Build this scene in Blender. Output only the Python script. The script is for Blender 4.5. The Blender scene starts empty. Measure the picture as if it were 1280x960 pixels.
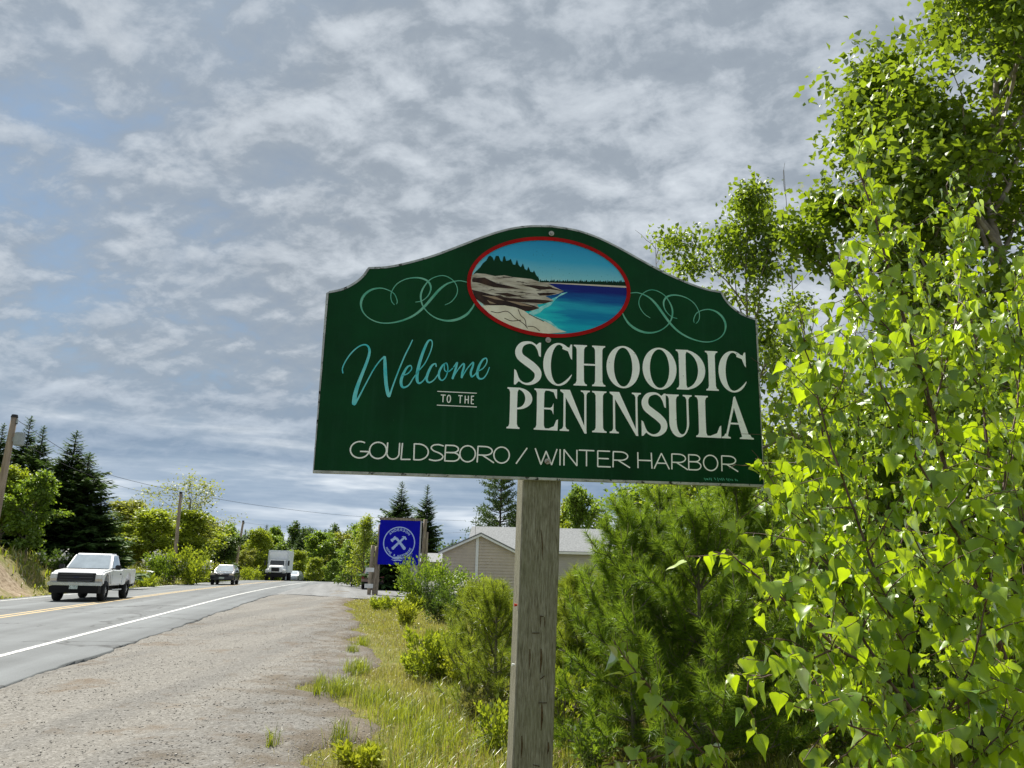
import bpy, bmesh, math, random
import numpy as np
from mathutils import Vector, Matrix

# ------------------------------------------------------------------ camera, sky, sun, exposure
sc = bpy.context.scene
COL = sc.collection
PITCH, ROLL, FPX, EYE = math.radians(14.0), math.radians(1.5), 950.0, 1.6
_F = np.array([0, math.cos(PITCH), math.sin(PITCH)])
_R = np.array([1.0, 0, 0])
_U = np.array([0, -math.sin(PITCH), math.cos(PITCH)])
cam_data = bpy.data.cameras.new('camera')
cam_data.sensor_width = 36.0
cam_data.lens = FPX / 1280 * 36.0
cam_data.clip_start = 0.05
cam_data.clip_end = 5000
camera = bpy.data.objects.new('camera', cam_data)
COL.objects.link(camera)
_cr = math.cos(ROLL) * _R + math.sin(ROLL) * _U
_cu = -math.sin(ROLL) * _R + math.cos(ROLL) * _U
camera.matrix_world = Matrix(((_cr[0], _cu[0], -_F[0], 0), (_cr[1], _cu[1], -_F[1], 0), (_cr[2], _cu[2], -_F[2], EYE), (0, 0, 0, 1)))
sc.camera = camera

SUN_EL, SUN_AZ = math.radians(58), math.radians(-32)      # azimuth from +Y, negative = left
sun_dir = Vector((math.sin(SUN_AZ) * math.cos(SUN_EL), math.cos(SUN_AZ) * math.cos(SUN_EL), math.sin(SUN_EL)))
sd = bpy.data.lights.new('sun', 'SUN')
sd.energy = 4.2
sd.angle = math.radians(0.8)
sd.color = (1.0, 0.95, 0.86)
sun = bpy.data.objects.new('sun', sd)
COL.objects.link(sun)
sun.rotation_euler = (-sun_dir).to_track_quat('-Z', 'Y').to_euler()

sc.view_settings.view_transform = 'Standard'
sc.view_settings.look = 'None'
sc.view_settings.exposure = 1.1
sc.view_settings.gamma = 1.0
sc.view_settings.use_curve_mapping = False
sc.render.engine = 'CYCLES'
sc.cycles.max_bounces = 6
sc.cycles.diffuse_bounces = 3
sc.cycles.glossy_bounces = 3
sc.cycles.transmission_bounces = 4
sc.cycles.transparent_max_bounces = 8
sc.cycles.use_denoising = True

SKY_STRENGTH = 0.1
world = bpy.data.worlds.new('World')
sc.world = world
world.use_nodes = True
nt = world.node_tree
nt.nodes.clear()


def N(tree, kind, **kw):
    n = tree.nodes.new(kind)
    for k, v in kw.items():
        if k.startswith('i_'):
            key = k[2:]
            key = int(key) if key.isdigit() else key
            n.inputs[key].default_value = v
        else:
            setattr(n, k, v)
    return n


def ramp(tree, fac, stops, interp='LINEAR'):
    n = tree.nodes.new('ShaderNodeValToRGB')
    n.color_ramp.interpolation = interp
    el = n.color_ramp.elements
    while len(el) < len(stops):
        el.new(0.5)
    for e, (p, c) in zip(el, stops):
        e.position = p
        e.color = (c[0], c[1], c[2], 1) if hasattr(c, '__len__') else (c, c, c, 1)
    if fac is not None:
        tree.links.new(fac, n.inputs[0])
    return n.outputs[0]


def math_node(tree, op, a, b=None, clamp=False):
    n = tree.nodes.new('ShaderNodeMath')
    n.operation = op
    n.use_clamp = clamp
    for k, v in enumerate((a, b)):
        if v is None:
            continue
        if isinstance(v, (int, float)):
            n.inputs[k].default_value = v
        else:
            tree.links.new(v, n.inputs[k])
    return n.outputs[0]


def mixc(tree, fac, a, b, mode='MIX'):
    n = tree.nodes.new('ShaderNodeMix')
    n.data_type = 'RGBA'
    n.blend_type = mode
    for sock, v in ((n.inputs[0], fac), (n.inputs[6], a), (n.inputs[7], b)):
        if hasattr(v, 'links') or hasattr(v, 'is_linked'):
            tree.links.new(v, sock)
        elif isinstance(v, (int, float)):
            sock.default_value = v
        else:
            sock.default_value = (v[0], v[1], v[2], 1)
    return n.outputs[2]


def noise(tree, vec, scale, detail=4, rough=0.55, dist=0.0, lac=2.0):
    n = tree.nodes.new('ShaderNodeTexNoise')
    n.inputs['Scale'].default_value = scale
    n.inputs['Detail'].default_value = detail
    n.inputs['Roughness'].default_value = rough
    n.inputs['Distortion'].default_value = dist
    n.inputs['Lacunarity'].default_value = lac
    if vec is not None:
        tree.links.new(vec, n.inputs['Vector'])
    return n.outputs['Fac']


def build_sky():
    t = nt
    sky = N(t, 'ShaderNodeTexSky', sky_type='NISHITA', sun_disc=False, sun_elevation=SUN_EL, sun_rotation=SUN_AZ,
            air_density=1.0, dust_density=1.0, ozone_density=1.5)
    tc = N(t, 'ShaderNodeTexCoord')
    sep = N(t, 'ShaderNodeSeparateXYZ')
    t.links.new(tc.outputs['Generated'], sep.inputs[0])
    zc = math_node(t, 'MAXIMUM', sep.outputs[2], 0.0)
    den = math_node(t, 'ADD', zc, 0.42)
    u = math_node(t, 'DIVIDE', sep.outputs[0], den)
    v = math_node(t, 'DIVIDE', sep.outputs[1], den)
    cmb = N(t, 'ShaderNodeCombineXYZ')
    t.links.new(u, cmb.inputs[0])
    t.links.new(v, cmb.inputs[1])
    cmb.inputs[2].default_value = 3.7
    mp = N(t, 'ShaderNodeMapping')
    mp.inputs['Rotation'].default_value = (0, 0, math.radians(32))
    mp.inputs['Scale'].default_value = (0.85, 1.12, 1.0)
    t.links.new(cmb.outputs[0], mp.inputs['Vector'])
    vec = mp.outputs['Vector']
    big = noise(t, vec, 1.4, 2, 0.5, 0.2)
    mid = noise(t, vec, 4.0, 4, 0.52, 0.2)
    fine = noise(t, vec, 12.5, 7, 0.60, 0.2)
    off = N(t, 'ShaderNodeVectorMath', operation='ADD')
    off.inputs[1].default_value = (0.022, -0.019, 0.0)
    t.links.new(vec, off.inputs[0])
    fine2 = noise(t, off.outputs[0], 12.5, 7, 0.60, 0.2)
    relief = math_node(t, 'SUBTRACT', fine, fine2)            # puffs shaded on the side away from the sun
    # how much cloud covers the blue; the sheet thins towards the left of the view and thickens to the right
    cov = math_node(t, 'ADD', math_node(t, 'MULTIPLY', big, 0.50), math_node(t, 'MULTIPLY', mid, 0.55))
    cov = math_node(t, 'ADD', cov, math_node(t, 'MULTIPLY', fine, 0.55))
    cov = math_node(t, 'ADD', cov, math_node(t, 'MULTIPLY', math_node(t, 'ADD', sep.outputs[0], 0.10), 0.24))
    cover = ramp(t, cov, [(0.46, 0.38), (0.62, 0.88), (0.76, 1.0)])
    puff = ramp(t, fine, [(0.40, 0.0), (0.60, 1.0)])
    br = math_node(t, 'ADD', math_node(t, 'MULTIPLY', mid, 0.34), math_node(t, 'MULTIPLY', fine, 0.22))
    br = math_node(t, 'ADD', br, math_node(t, 'MULTIPLY', puff, 0.06))
    br = math_node(t, 'ADD', br, math_node(t, 'MULTIPLY', math_node(t, 'SUBTRACT', big, 0.5), 0.16))
    br = math_node(t, 'ADD', br, math_node(t, 'ADD', math_node(t, 'MULTIPLY', relief, 0.28), 0.195))
    k = 1.0 / SKY_STRENGTH
    cloud = ramp(t, br, [(0.33, (0.205 * k * CL, 0.240 * k * CL, 0.285 * k * CL)), (0.46, (0.235 * k * CL, 0.272 * k * CL, 0.315 * k * CL)),
                         (0.56, (0.345 * k * CL, 0.382 * k * CL, 0.425 * k * CL)), (0.74, (0.51 * k * CL, 0.55 * k * CL, 0.59 * k * CL))])
    blue = mixc(t, 1.0, sky.outputs[0], (SKYMUL * 0.78, SKYMUL, SKYMUL * 1.08), 'MULTIPLY')
    # low band of distant stratus: darker blue-grey strips with pale gaps
    col = mixc(t, cover, blue, cloud)
    el = math_node(t, 'MULTIPLY', zc, 1.0)
    strip = N(t, 'ShaderNodeCombineXYZ')
    t.links.new(math_node(t, 'MULTIPLY', sep.outputs[0], 1.1), strip.inputs[0])
    t.links.new(math_node(t, 'MULTIPLY', zc, 9.0), strip.inputs[2])
    t.links.new(math_node(t, 'MULTIPLY', sep.outputs[1], 1.1), strip.inputs[1])
    sn = noise(t, strip.outputs[0], 2.6, 5, 0.55, 0.3)
    low = ramp(t, sn, [(0.36, (0.150 * k * CL, 0.225 * k * CL, 0.33 * k * CL)), (0.50, (0.27 * k * CL, 0.34 * k * CL, 0.43 * k * CL)),
                       (0.62, (0.58 * k * CL, 0.63 * k * CL, 0.68 * k * CL))])
    lowfac = ramp(t, el, [(0.0, 1.0), (0.10, 0.85), (0.24, 0.0)])
    col = mixc(t, lowfac, col, low)
    bg = N(t, 'ShaderNodeBackground')
    bg.inputs['Strength'].default_value = SKY_STRENGTH
    t.links.new(col, bg.inputs['Color'])
    out = N(t, 'ShaderNodeOutputWorld')
    t.links.new(bg.outputs[0], out.inputs['Surface'])


CL, SKYMUL = 0.69, 0.46
build_sky()

# ------------------------------------------------------------------ measuring helpers
_cR, _sR = math.cos(ROLL), math.sin(ROLL)


def ray(px, py):
    u, v = px - 640.0, 480.0 - py
    return _F * FPX + (u * _cR - v * _sR) * _R + (u * _sR + v * _cR) * _U


def P(px, py, Y):
    d = ray(px, py)
    q = d * (Y / d[1])
    return np.array([q[0], q[1], q[2] + EYE])


def G(px, py, z=0.0):
    d = ray(px, py)
    q = d * ((z - EYE) / d[2])
    return np.array([q[0], q[1], z])


def X(px, Y, z=0.0):
    """x of image column px at depth Y and height z"""
    py = 700.0
    for _ in range(6):
        q = P(px, py, Y)
        py += (q[2] - z) * FPX / Y
    return P(px, py, Y)[0]


RD = np.array([-0.2147, 0.9767])                     # road direction on the ground


def SL(x, y):
    return x * RD[0] + y * RD[1], -(x * RD[1] - y * RD[0])


def shift(s):
    s = np.asarray(s, float)
    a = np.clip(s - 35, 0, None)
    return 0.0008 * a * a * (s < 135) + (s >= 135) * (8.0 + 0.16 * (s - 135))


def road_pt(s, L):
    L2 = L - shift(s)
    return np.array([s * RD[0] - L2 * RD[1], s * RD[1] + L2 * RD[0]])


def vnoise(x, y, seed=0):
    x = np.asarray(x, float); y = np.asarray(y, float)
    xi, yi = np.floor(x).astype(np.int64), np.floor(y).astype(np.int64)
    fx, fy = x - xi, y - yi
    fx, fy = fx * fx * (3 - 2 * fx), fy * fy * (3 - 2 * fy)

    def h(a, b):
        n = (a * 374761393 + b * 668265263 + seed * 974711) & 0xFFFFFFFF
        n = ((n ^ (n >> 13)) * 1274126177) & 0xFFFFFFFF
        return ((n ^ (n >> 16)) & 0xFFFF) / 65535.0
    return (h(xi, yi) * (1 - fx) + h(xi + 1, yi) * fx) * (1 - fy) + (h(xi, yi + 1) * (1 - fx) + h(xi + 1, yi + 1) * fx) * fy


def fbm(x, y, seed=0, o=3):
    t = 0; a = 0.5
    for k in range(o):
        t = t + a * vnoise(np.asarray(x) * 2 ** k, np.asarray(y) * 2 ** k, seed + k)
        a *= 0.5
    return t / (1 - 0.5 ** o)


def sstep(a, b, x):
    t = np.clip((np.asarray(x, float) - a) / (b - a), 0, 1)
    return t * t * (3 - 2 * t)


def terrain(x, y):
    x = np.asarray(x, float); y = np.asarray(y, float)
    s, L = SL(x, y)
    Ls = L + shift(s)
    hb = 1.85 - 1.1 * sstep(70, 115, s) - 0.9 * sstep(28, 8, s)
    width = 2.9 + 5.8 * sstep(46, 58, s)
    z = hb * sstep(13.6, 13.6 + 1, 13.6 + np.clip((Ls - 13.6) / width, 0, 1))
    z = z + 0.03 * np.clip(Ls - 22, 0, 60) + 0.25 * (fbm(x * 0.35, y * 0.35, 3) - 0.5) * sstep(13.8, 16, Ls)
    z = z - 4.0 * sstep(95, 160, s)
    z = z + 0.10 * (fbm(x * 0.5, y * 0.5, 9) - 0.5) * sstep(0.5, 3, x)
    z = z - 0.16 * sstep(0.3, -0.2, np.abs(Ls - 8.4) - 4.3)
    return z


def tz(x, y):
    return float(terrain(x, y))


# ------------------------------------------------------------------ object helpers
def link_mesh(name, me, mat=None, parent=None, smooth=False):
    if smooth:
        me.polygons.foreach_set('use_smooth', np.ones(len(me.polygons), bool))
    o = bpy.data.objects.new(name, me)
    if mat is not None:
        for m_ in (mat if isinstance(mat, (list, tuple)) else [mat]):
            me.materials.append(m_)
    COL.objects.link(o)
    if parent is not None:
        o.parent = parent
    return o


def pymesh(name, V, F, mat=None, parent=None, smooth=False, mi=None):
    me = bpy.data.meshes.new(name)
    me.from_pydata([tuple(map(float, v)) for v in V], [], [tuple(map(int, f)) for f in F])
    me.update()
    o = link_mesh(name, me, mat, parent, smooth)
    if mi is not None:
        me.polygons.foreach_set('material_index', np.array(mi, np.int32))
    return o


def fast_data(name, V, F):
    V = np.ascontiguousarray(V, np.float32)
    F = np.ascontiguousarray(F, np.int32)
    me = bpy.data.meshes.new(name)
    me.vertices.add(len(V))
    me.vertices.foreach_set('co', V.ravel())
    n, k = F.shape
    me.loops.add(n * k)
    me.loops.foreach_set('vertex_index', F.ravel())
    me.polygons.add(n)
    me.polygons.foreach_set('loop_start', np.arange(0, n * k, k, dtype=np.int32))
    me.polygons.foreach_set('loop_total', np.full(n, k, np.int32))
    me.update(calc_edges=True)
    return me


def fastmesh(name, V, F, mat=None, parent=None, smooth=False):
    return link_mesh(name, fast_data(name, V, F), mat, parent, smooth)


def tag(o, label=None, cat=None, group=None, kind=None):
    if label: o['label'] = label
    if cat: o['category'] = cat
    if group: o['group'] = group
    if kind: o['kind'] = kind
    return o


def thing(name, label, cat, loc=(0, 0, 0), rz=0.0, group=None):
    o = bpy.data.objects.new(name, None)
    o.empty_display_size = 0.1
    COL.objects.link(o)
    o.location = tuple(map(float, loc))
    o.rotation_euler = (0, 0, rz)
    return tag(o, label, cat, group)


def copy_tree(o, parent=None):
    c = o.copy()
    COL.objects.link(c)
    c.parent = parent
    for ch in list(o.children):
        copy_tree(ch, c)
    return c


class MB:
    """collects shapes into one mesh"""
    def __init__(self):
        self.V, self.F = [], []

    def add(self, V, F):
        b = len(self.V)
        self.V += [tuple(map(float, v)) for v in V]
        self.F += [tuple(int(i) + b for i in f) for f in F]
        return self

    def box(self, x0, x1, y0, y1, z0, z1):
        return self.add([(x0, y0, z0), (x1, y0, z0), (x1, y1, z0), (x0, y1, z0), (x0, y0, z1), (x1, y0, z1), (x1, y1, z1), (x0, y1, z1)],
                        [(0, 3, 2, 1), (4, 5, 6, 7), (0, 1, 5, 4), (1, 2, 6, 5), (2, 3, 7, 6), (3, 0, 4, 7)])

    def hexa(self, pts):
        return self.add(pts, [(0, 3, 2, 1), (4, 5, 6, 7), (0, 1, 5, 4), (1, 2, 6, 5), (2, 3, 7, 6), (3, 0, 4, 7)])

    def prism(self, poly, axis, a, b, caps=True):
        """poly: 2-D outline, extruded along axis from a to b"""
        n = len(poly)
        def at(p, t):
            return {'x': (t, p[0], p[1]), 'y': (p[0], t, p[1]), 'z': (p[0], p[1], t)}[axis]
        V = [at(p, a) for p in poly] + [at(p, b) for p in poly]
        F = [(i, (i + 1) % n, n + (i + 1) % n, n + i) for i in range(n)]
        if caps:
            F += [tuple(range(n - 1, -1, -1)), tuple(range(n, 2 * n))]
        return self.add(V, F)

    def cyl(self, c, r, axis, a, b, n=20, r2=None):
        r2 = r if r2 is None else r2
        A = [2 * math.pi * k / n for k in range(n)]
        def at(u, v, t):
            return {'x': (t, c[0] + u, c[1] + v), 'y': (c[0] + u, t, c[1] + v), 'z': (c[0] + u, c[1] + v, t)}[axis]
        V = [at(r * math.cos(q), r * math.sin(q), a) for q in A] + [at(r2 * math.cos(q), r2 * math.sin(q), b) for q in A]
        F = [(i, (i + 1) % n, n + (i + 1) % n, n + i) for i in range(n)] + [tuple(range(n - 1, -1, -1)), tuple(range(n, 2 * n))]
        return self.add(V, F)

    def build(self, name, mat, parent=None, smooth=False, bevel=0.0, seg=2):
        o = pymesh(name, self.V, self.F, mat, parent)
        bm = bmesh.new()
        bm.from_mesh(o.data)
        bmesh.ops.recalc_face_normals(bm, faces=bm.faces)
        if bevel:
            es = [e for e in bm.edges if len(e.link_faces) == 2 and e.calc_face_angle(0) > 0.35]
            bmesh.ops.bevel(bm, geom=es, offset=bevel, segments=seg, affect='EDGES', clamp_overlap=True)
        bm.to_mesh(o.data)
        bm.free()
        if smooth or bevel:
            for p in o.data.polygons:
                p.use_smooth = True
            try:
                o.data.set_sharp_from_angle(angle=math.radians(35))
            except Exception:
                pass
        return o


def tubes(lines, sides=6):
    """lines: list of (points(k,3), radii(k)) -> V, F(quads)"""
    Vs, Fs, base = [], [], 0
    ang = np.linspace(0, 2 * np.pi, sides, endpoint=False)
    for pts, rad in lines:
        pts = np.asarray(pts, float); rad = np.asarray(rad, float)
        k = len(pts)
        if k < 2:
            continue
        tan = np.gradient(pts, axis=0)
        tan /= np.linalg.norm(tan, axis=1)[:, None] + 1e-9
        ref = np.array([0.31, 0.95, 0.05]) if abs(tan[0][2]) > 0.7 else np.array([0, 0, 1.0])
        a = np.cross(tan, ref); a /= np.linalg.norm(a, axis=1)[:, None] + 1e-9
        b = np.cross(tan, a)
        ring = pts[:, None, :] + rad[:, None, None] * (np.cos(ang)[None, :, None] * a[:, None, :] + np.sin(ang)[None, :, None] * b[:, None, :])
        Vs.append(ring.reshape(-1, 3))
        i = np.arange(k - 1)[:, None] * sides
        j = np.arange(sides)[None, :]
        jn = (j + 1) % sides
        f = np.stack([i + j, i + jn, i + sides + jn, i + sides + j], -1).reshape(-1, 4)
        Fs.append(f + base)
        base += k * sides
    return np.concatenate(Vs), np.concatenate(Fs)


def catmull(pts, sub=8):
    p = np.asarray(pts, float)
    p = np.vstack([2 * p[0] - p[1], p, 2 * p[-1] - p[-2]])
    out = []
    for i in range(1, len(p) - 2):
        for t in np.linspace(0, 1, sub, endpoint=False):
            a, b, c, d = p[i - 1], p[i], p[i + 1], p[i + 2]
            out.append(0.5 * (2 * b + (c - a) * t + (2 * a - 5 * b + 4 * c - d) * t * t + (3 * b - a - 3 * c + d) * t ** 3))
    out.append(p[-2])
    return np.array(out)


# ------------------------------------------------------------------ materials
def new_mat(name):
    m = bpy.data.materials.new(name)
    m.use_nodes = True
    t = m.node_tree
    t.nodes.clear()
    out = t.nodes.new('ShaderNodeOutputMaterial')
    return m, t, out


def pbr(name, col, rough=0.6, var=0.12, scale=6.0, metal=0.0, bump=0.0, bscale=40.0, spec=0.5, coat=0.0, col2=None, detail=5, stretch=None, dirt=None):
    """procedural principled material: noise-mottled colour, optional second colour, bump"""
    m, t, out = new_mat(name)
    b = t.nodes.new('ShaderNodeBsdfPrincipled')
    t.links.new(b.outputs[0], out.inputs[0])
    tc = t.nodes.new('ShaderNodeTexCoord')
    vec = tc.outputs['Object']
    if stretch:
        mp = t.nodes.new('ShaderNodeMapping')
        mp.inputs['Scale'].default_value = stretch
        t.links.new(vec, mp.inputs[0])
        vec = mp.outputs[0]
    n = noise(t, vec, scale, detail, 0.6)
    c2 = col2 if col2 is not None else tuple(min(1, c * (1 + var)) for c in col)
    c1 = col if col2 is not None else tuple(c * (1 - var) for c in col)
    c = ramp(t, n, [(0.34, c1), (0.66, c2)])
    if dirt:
        dn = noise(t, vec, dirt[1], 6, 0.65)
        c = mixc(t, ramp(t, dn, [(dirt[2], 0.0), (dirt[3], 1.0)]), c, dirt[0])
    t.links.new(c, b.inputs['Base Color'])
    b.inputs['Roughness'].default_value = rough
    b.inputs['Metallic'].default_value = metal
    b.inputs['Specular IOR Level'].default_value = spec
    b.inputs['Coat Weight'].default_value = coat
    b.inputs['Coat Roughness'].default_value = 0.06
    if bump:
        bn = noise(t, vec, bscale, 5, 0.6)
        bu = t.nodes.new('ShaderNodeBump')
        bu.inputs['Strength'].default_value = bump
        bu.inputs['Distance'].default_value = 0.01
        t.links.new(bn, bu.inputs['Height'])
        t.links.new(bu.outputs[0], b.inputs['Normal'])
    return m


def leaf_mat(name, dark, light, trans, tw=0.5, gloss=0.06, rough=0.45, obj_random=False, hue=0.0, patch=0.0):
    """leaf: diffuse front, light shining through, slight gloss; every leaf its own tone"""
    m, t, out = new_mat(name)
    if obj_random:
        oi = t.nodes.new('ShaderNodeObjectInfo')
        rnd = oi.outputs['Random']
    else:
        ge = t.nodes.new('ShaderNodeNewGeometry')
        rnd = ge.outputs['Random Per Island']
    if patch:
        tc = t.nodes.new('ShaderNodeTexCoord')
        pn = noise(t, tc.outputs['Object'], patch, 3, 0.5)
        rnd = math_node(t, 'ADD', math_node(t, 'MULTIPLY', rnd, 0.5), math_node(t, 'SUBTRACT', math_node(t, 'MULTIPLY', pn, 1.3), 0.40), True)
    c = ramp(t, rnd, [(0.0, dark), (0.55, tuple((a + b) / 2 for a, b in zip(dark, light))), (1.0, light)])
    ct = ramp(t, rnd, [(0.0, tuple(x * 0.5 for x in trans)), (0.5, tuple(x * 0.8 for x in trans)), (1.0, trans)])
    d = t.nodes.new('ShaderNodeBsdfDiffuse')
    t.links.new(c, d.inputs['Color'])
    tr = t.nodes.new('ShaderNodeBsdfTranslucent')
    t.links.new(ct, tr.inputs['Color'])
    mx = t.nodes.new('ShaderNodeMixShader')
    mx.inputs[0].default_value = tw
    t.links.new(d.outputs[0], mx.inputs[1])
    t.links.new(tr.outputs[0], mx.inputs[2])
    g = t.nodes.new('ShaderNodeBsdfGlossy')
    g.inputs['Roughness'].default_value = rough
    g.inputs['Color'].default_value = (1, 1, 1, 1)
    mg = t.nodes.new('ShaderNodeMixShader')
    fr = t.nodes.new('ShaderNodeLayerWeight')
    fr.inputs[0].default_value = 0.25
    t.links.new(math_node(t, 'ADD', math_node(t, 'MULTIPLY', fr.outputs['Fresnel'], gloss * 2.0), gloss * 0.35), mg.inputs[0])
    t.links.new(mx.outputs[0], mg.inputs[1])
    t.links.new(g.outputs[0], mg.inputs[2])
    t.links.new(mg.outputs[0], out.inputs[0])
    return m
# ------------------------------------------------------------------ setting: ground, road, gravel
def ground_material():
    m, t, out = new_mat('meadow_soil')
    b = t.nodes.new('ShaderNodeBsdfPrincipled')
    t.links.new(b.outputs[0], out.inputs[0])
    tc = t.nodes.new('ShaderNodeTexCoord')
    v = tc.outputs['Object']
    n1 = noise(t, v, 0.35, 6, 0.6)
    n2 = noise(t, v, 3.0, 6, 0.65)
    n3 = noise(t, v, 22.0, 5, 0.7)
    c = ramp(t, n2, [(0.3, (0.085, 0.095, 0.022)), (0.5, (0.165, 0.160, 0.045)), (0.7, (0.25, 0.21, 0.085))])
    c = mixc(t, ramp(t, n1, [(0.4, 0.0), (0.65, 0.6)]), c, (0.10, 0.135, 0.022))
    c = mixc(t, ramp(t, n3, [(0.50, 0.0), (0.75, 0.6)]), c, (0.23, 0.19, 0.11))
    # bare sandy cut in the bank beyond the road
    geo = t.nodes.new('ShaderNodeVectorMath')
    geo.operation = 'DISTANCE'
    ctr = road_pt(40.0, 15.2)
    geo.inputs[1].default_value = (ctr[0], ctr[1], 0.9)
    t.links.new(v, geo.inputs[0])
    wob = math_node(t, 'ADD', geo.outputs['Value'], math_node(t, 'MULTIPLY', noise(t, v, 0.9, 5, 0.65), 5.0))
    sand = ramp(t, math_node(t, 'DIVIDE', wob, 12.0), [(0.34, 1.0), (0.46, 0.0)])
    sc_ = ramp(t, noise(t, v, 5.0, 6, 0.65), [(0.3, (0.14, 0.105, 0.065)), (0.5, (0.28, 0.22, 0.15)), (0.7, (0.40, 0.34, 0.25))])
    c = mixc(t, sand, c, sc_)
    t.links.new(c, b.inputs['Base Color'])
    b.inputs['Roughness'].default_value = 0.95
    b.inputs['Specular IOR Level'].default_value = 0.1
    bu = t.nodes.new('ShaderNodeBump')
    bu.inputs['Strength'].default_value = 0.8
    bu.inputs['Distance'].default_value = 0.05
    t.links.new(n3, bu.inputs['Height'])
    t.links.new(bu.outputs[0], b.inputs['Normal'])
    return m


def axis_lines(lo, hi, dense_lo, dense_hi, step):
    mid = list(np.arange(dense_lo, dense_hi, step))
    out, x, d = [], dense_hi, step
    while x < hi:
        out.append(x); x += d; d *= 1.16
    out.append(hi)
    low, x, d = [], dense_lo - step, step
    while x > lo:
        low.append(x); x -= d; d *= 1.16
    low.append(lo)
    return np.array(low[::-1] + mid + out)


gx, gy = axis_lines(-1500, 1500, -40, 12, 0.6), axis_lines(-300, 2500, 2, 80, 0.7)
XX, YY = np.meshgrid(gx, gy)
ZZ = terrain(XX, YY)
nx_, ny_ = len(gx), len(gy)
ii = (np.arange(ny_ - 1)[:, None] * nx_ + np.arange(nx_ - 1)[None, :]).ravel()
ground = fastmesh('ground', np.stack([XX.ravel(), YY.ravel(), ZZ.ravel()], 1), np.stack([ii, ii + 1, ii + nx_ + 1, ii + nx_], 1), ground_material(), smooth=True)
tag(ground, 'grassy ground with a bare sandy bank beyond the road', kind='structure')


def asphalt_material(name, base):
    m, t, out = new_mat(name)
    b = t.nodes.new('ShaderNodeBsdfPrincipled')
    t.links.new(b.outputs[0], out.inputs[0])
    tc = t.nodes.new('ShaderNodeTexCoord')
    mp = t.nodes.new('ShaderNodeMapping')
    mp.inputs['Rotation'].default_value = (0, 0, math.radians(-12.4))
    t.links.new(tc.outputs['Object'], mp.inputs[0])
    mp2 = t.nodes.new('ShaderNodeMapping')
    mp2.inputs['Scale'].default_value = (1.4, 0.05, 1)
    t.links.new(mp.outputs[0], mp2.inputs[0])
    lanes = noise(t, mp2.outputs[0], 1.0, 4, 0.5)
    pat = noise(t, tc.outputs['Object'], 0.6, 5, 0.6)
    grit = noise(t, tc.outputs['Object'], 55.0, 4, 0.7)
    v = math_node(t, 'ADD', math_node(t, 'MULTIPLY', lanes, 0.55), math_node(t, 'MULTIPLY', pat, 0.25))
    v = math_node(t, 'ADD', v, math_node(t, 'MULTIPLY', grit, 0.35))
    c = ramp(t, v, [(0.38, tuple(x * 0.60 for x in base)), (0.57, base), (0.78, tuple(x * 1.5 for x in base))])
    wob = t.nodes.new('ShaderNodeVectorMath')
    wob.operation = 'MULTIPLY_ADD'
    wn = t.nodes.new('ShaderNodeTexNoise')
    wn.inputs['Scale'].default_value = 1.3
    wn.inputs['Detail'].default_value = 6
    t.links.new(tc.outputs['Object'], wn.inputs['Vector'])
    t.links.new(wn.outputs['Color'], wob.inputs[0])
    wob.inputs[1].default_value = (1.6, 1.6, 0)
    t.links.new(mp.outputs[0], wob.inputs[2])
    cr = t.nodes.new('ShaderNodeTexVoronoi')
    cr.feature = 'DISTANCE_TO_EDGE'
    cr.inputs['Scale'].default_value = 0.21
    t.links.new(wob.outputs[0], cr.inputs['Vector'])
    crack = math_node(t, 'MULTIPLY', ramp(t, cr.outputs['Distance'], [(0.0, 1.0), (0.012, 0.0)]), ramp(t, noise(t, tc.outputs['Object'], 0.25, 3, 0.5), [(0.42, 0.0), (0.52, 0.85)]))
    c = mixc(t, crack, c, (0.03, 0.03, 0.03))
    c = mixc(t, ramp(t, noise(t, tc.outputs['Object'], 0.9, 5, 0.7), [(0.60, 0.0), (0.75, 0.4)]), c, tuple(x * 0.6 for x in base))
    t.links.new(c, b.inputs['Base Color'])
    b.inputs['Roughness'].default_value = 0.85
    b.inputs['Specular IOR Level'].default_value = 0.3
    bu = t.nodes.new('ShaderNodeBump')
    bu.inputs['Strength'].default_value = 0.5
    bu.inputs['Distance'].default_value = 0.006
    t.links.new(grit, bu.inputs['Height'])
    t.links.new(bu.outputs[0], b.inputs['Normal'])
    return m


M_asphalt = asphalt_material('worn_asphalt', (0.125, 0.136, 0.142))
M_asphalt_side = asphalt_material('side_road_asphalt', (0.15, 0.155, 0.157))


def crest(s):
    return -4.0 * sstep(95, 160, s)


def road_edge(s):
    j = 0.16 * (fbm(s * 0.45, s * 0 + 2.0, 21, 3) - 0.5) + 0.10 * (vnoise(s * 2.3, s * 0 + 5.0, 4) - 0.5)
    return 3.92 - 0.012 * np.clip(s - 10, 0, 40) + j


S_ = np.concatenate([np.arange(-25, 62, 0.3), np.arange(62, 260, 3.0)])
rows = []
lanes_L = [None, 4.6, 5.6, 7, 8.8, 10.5, 12, 12.9]
V = []
for s in S_:
    e = float(road_edge(s))
    zc = float(crest(s)) + 0.085
    p = road_pt(s, e + 0.0)
    V.append((p[0], p[1], zc - 0.22))
    V.append((p[0], p[1], zc - 0.012))
    p = road_pt(s, e + 0.03)
    V.append((p[0], p[1], zc))
    for L in lanes_L[1:]:
        p = road_pt(s, L)
        V.append((p[0], p[1], zc + 0.02 * (1 - abs(L - 8.8) / 4.5)))
    p = road_pt(s, 12.93)
    V.append((p[0], p[1], zc - 0.25))
k = 11
F = []
for i in range(len(S_) - 1):
    for j in range(k - 1):
        a = i * k + j
        F.append((a, a + 1, a + k + 1, a + k))
road = fastmesh('road', np.array(V), np.array(F), M_asphalt)
tag(road, 'grey two-lane asphalt road running off to the left', kind='structure')


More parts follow.
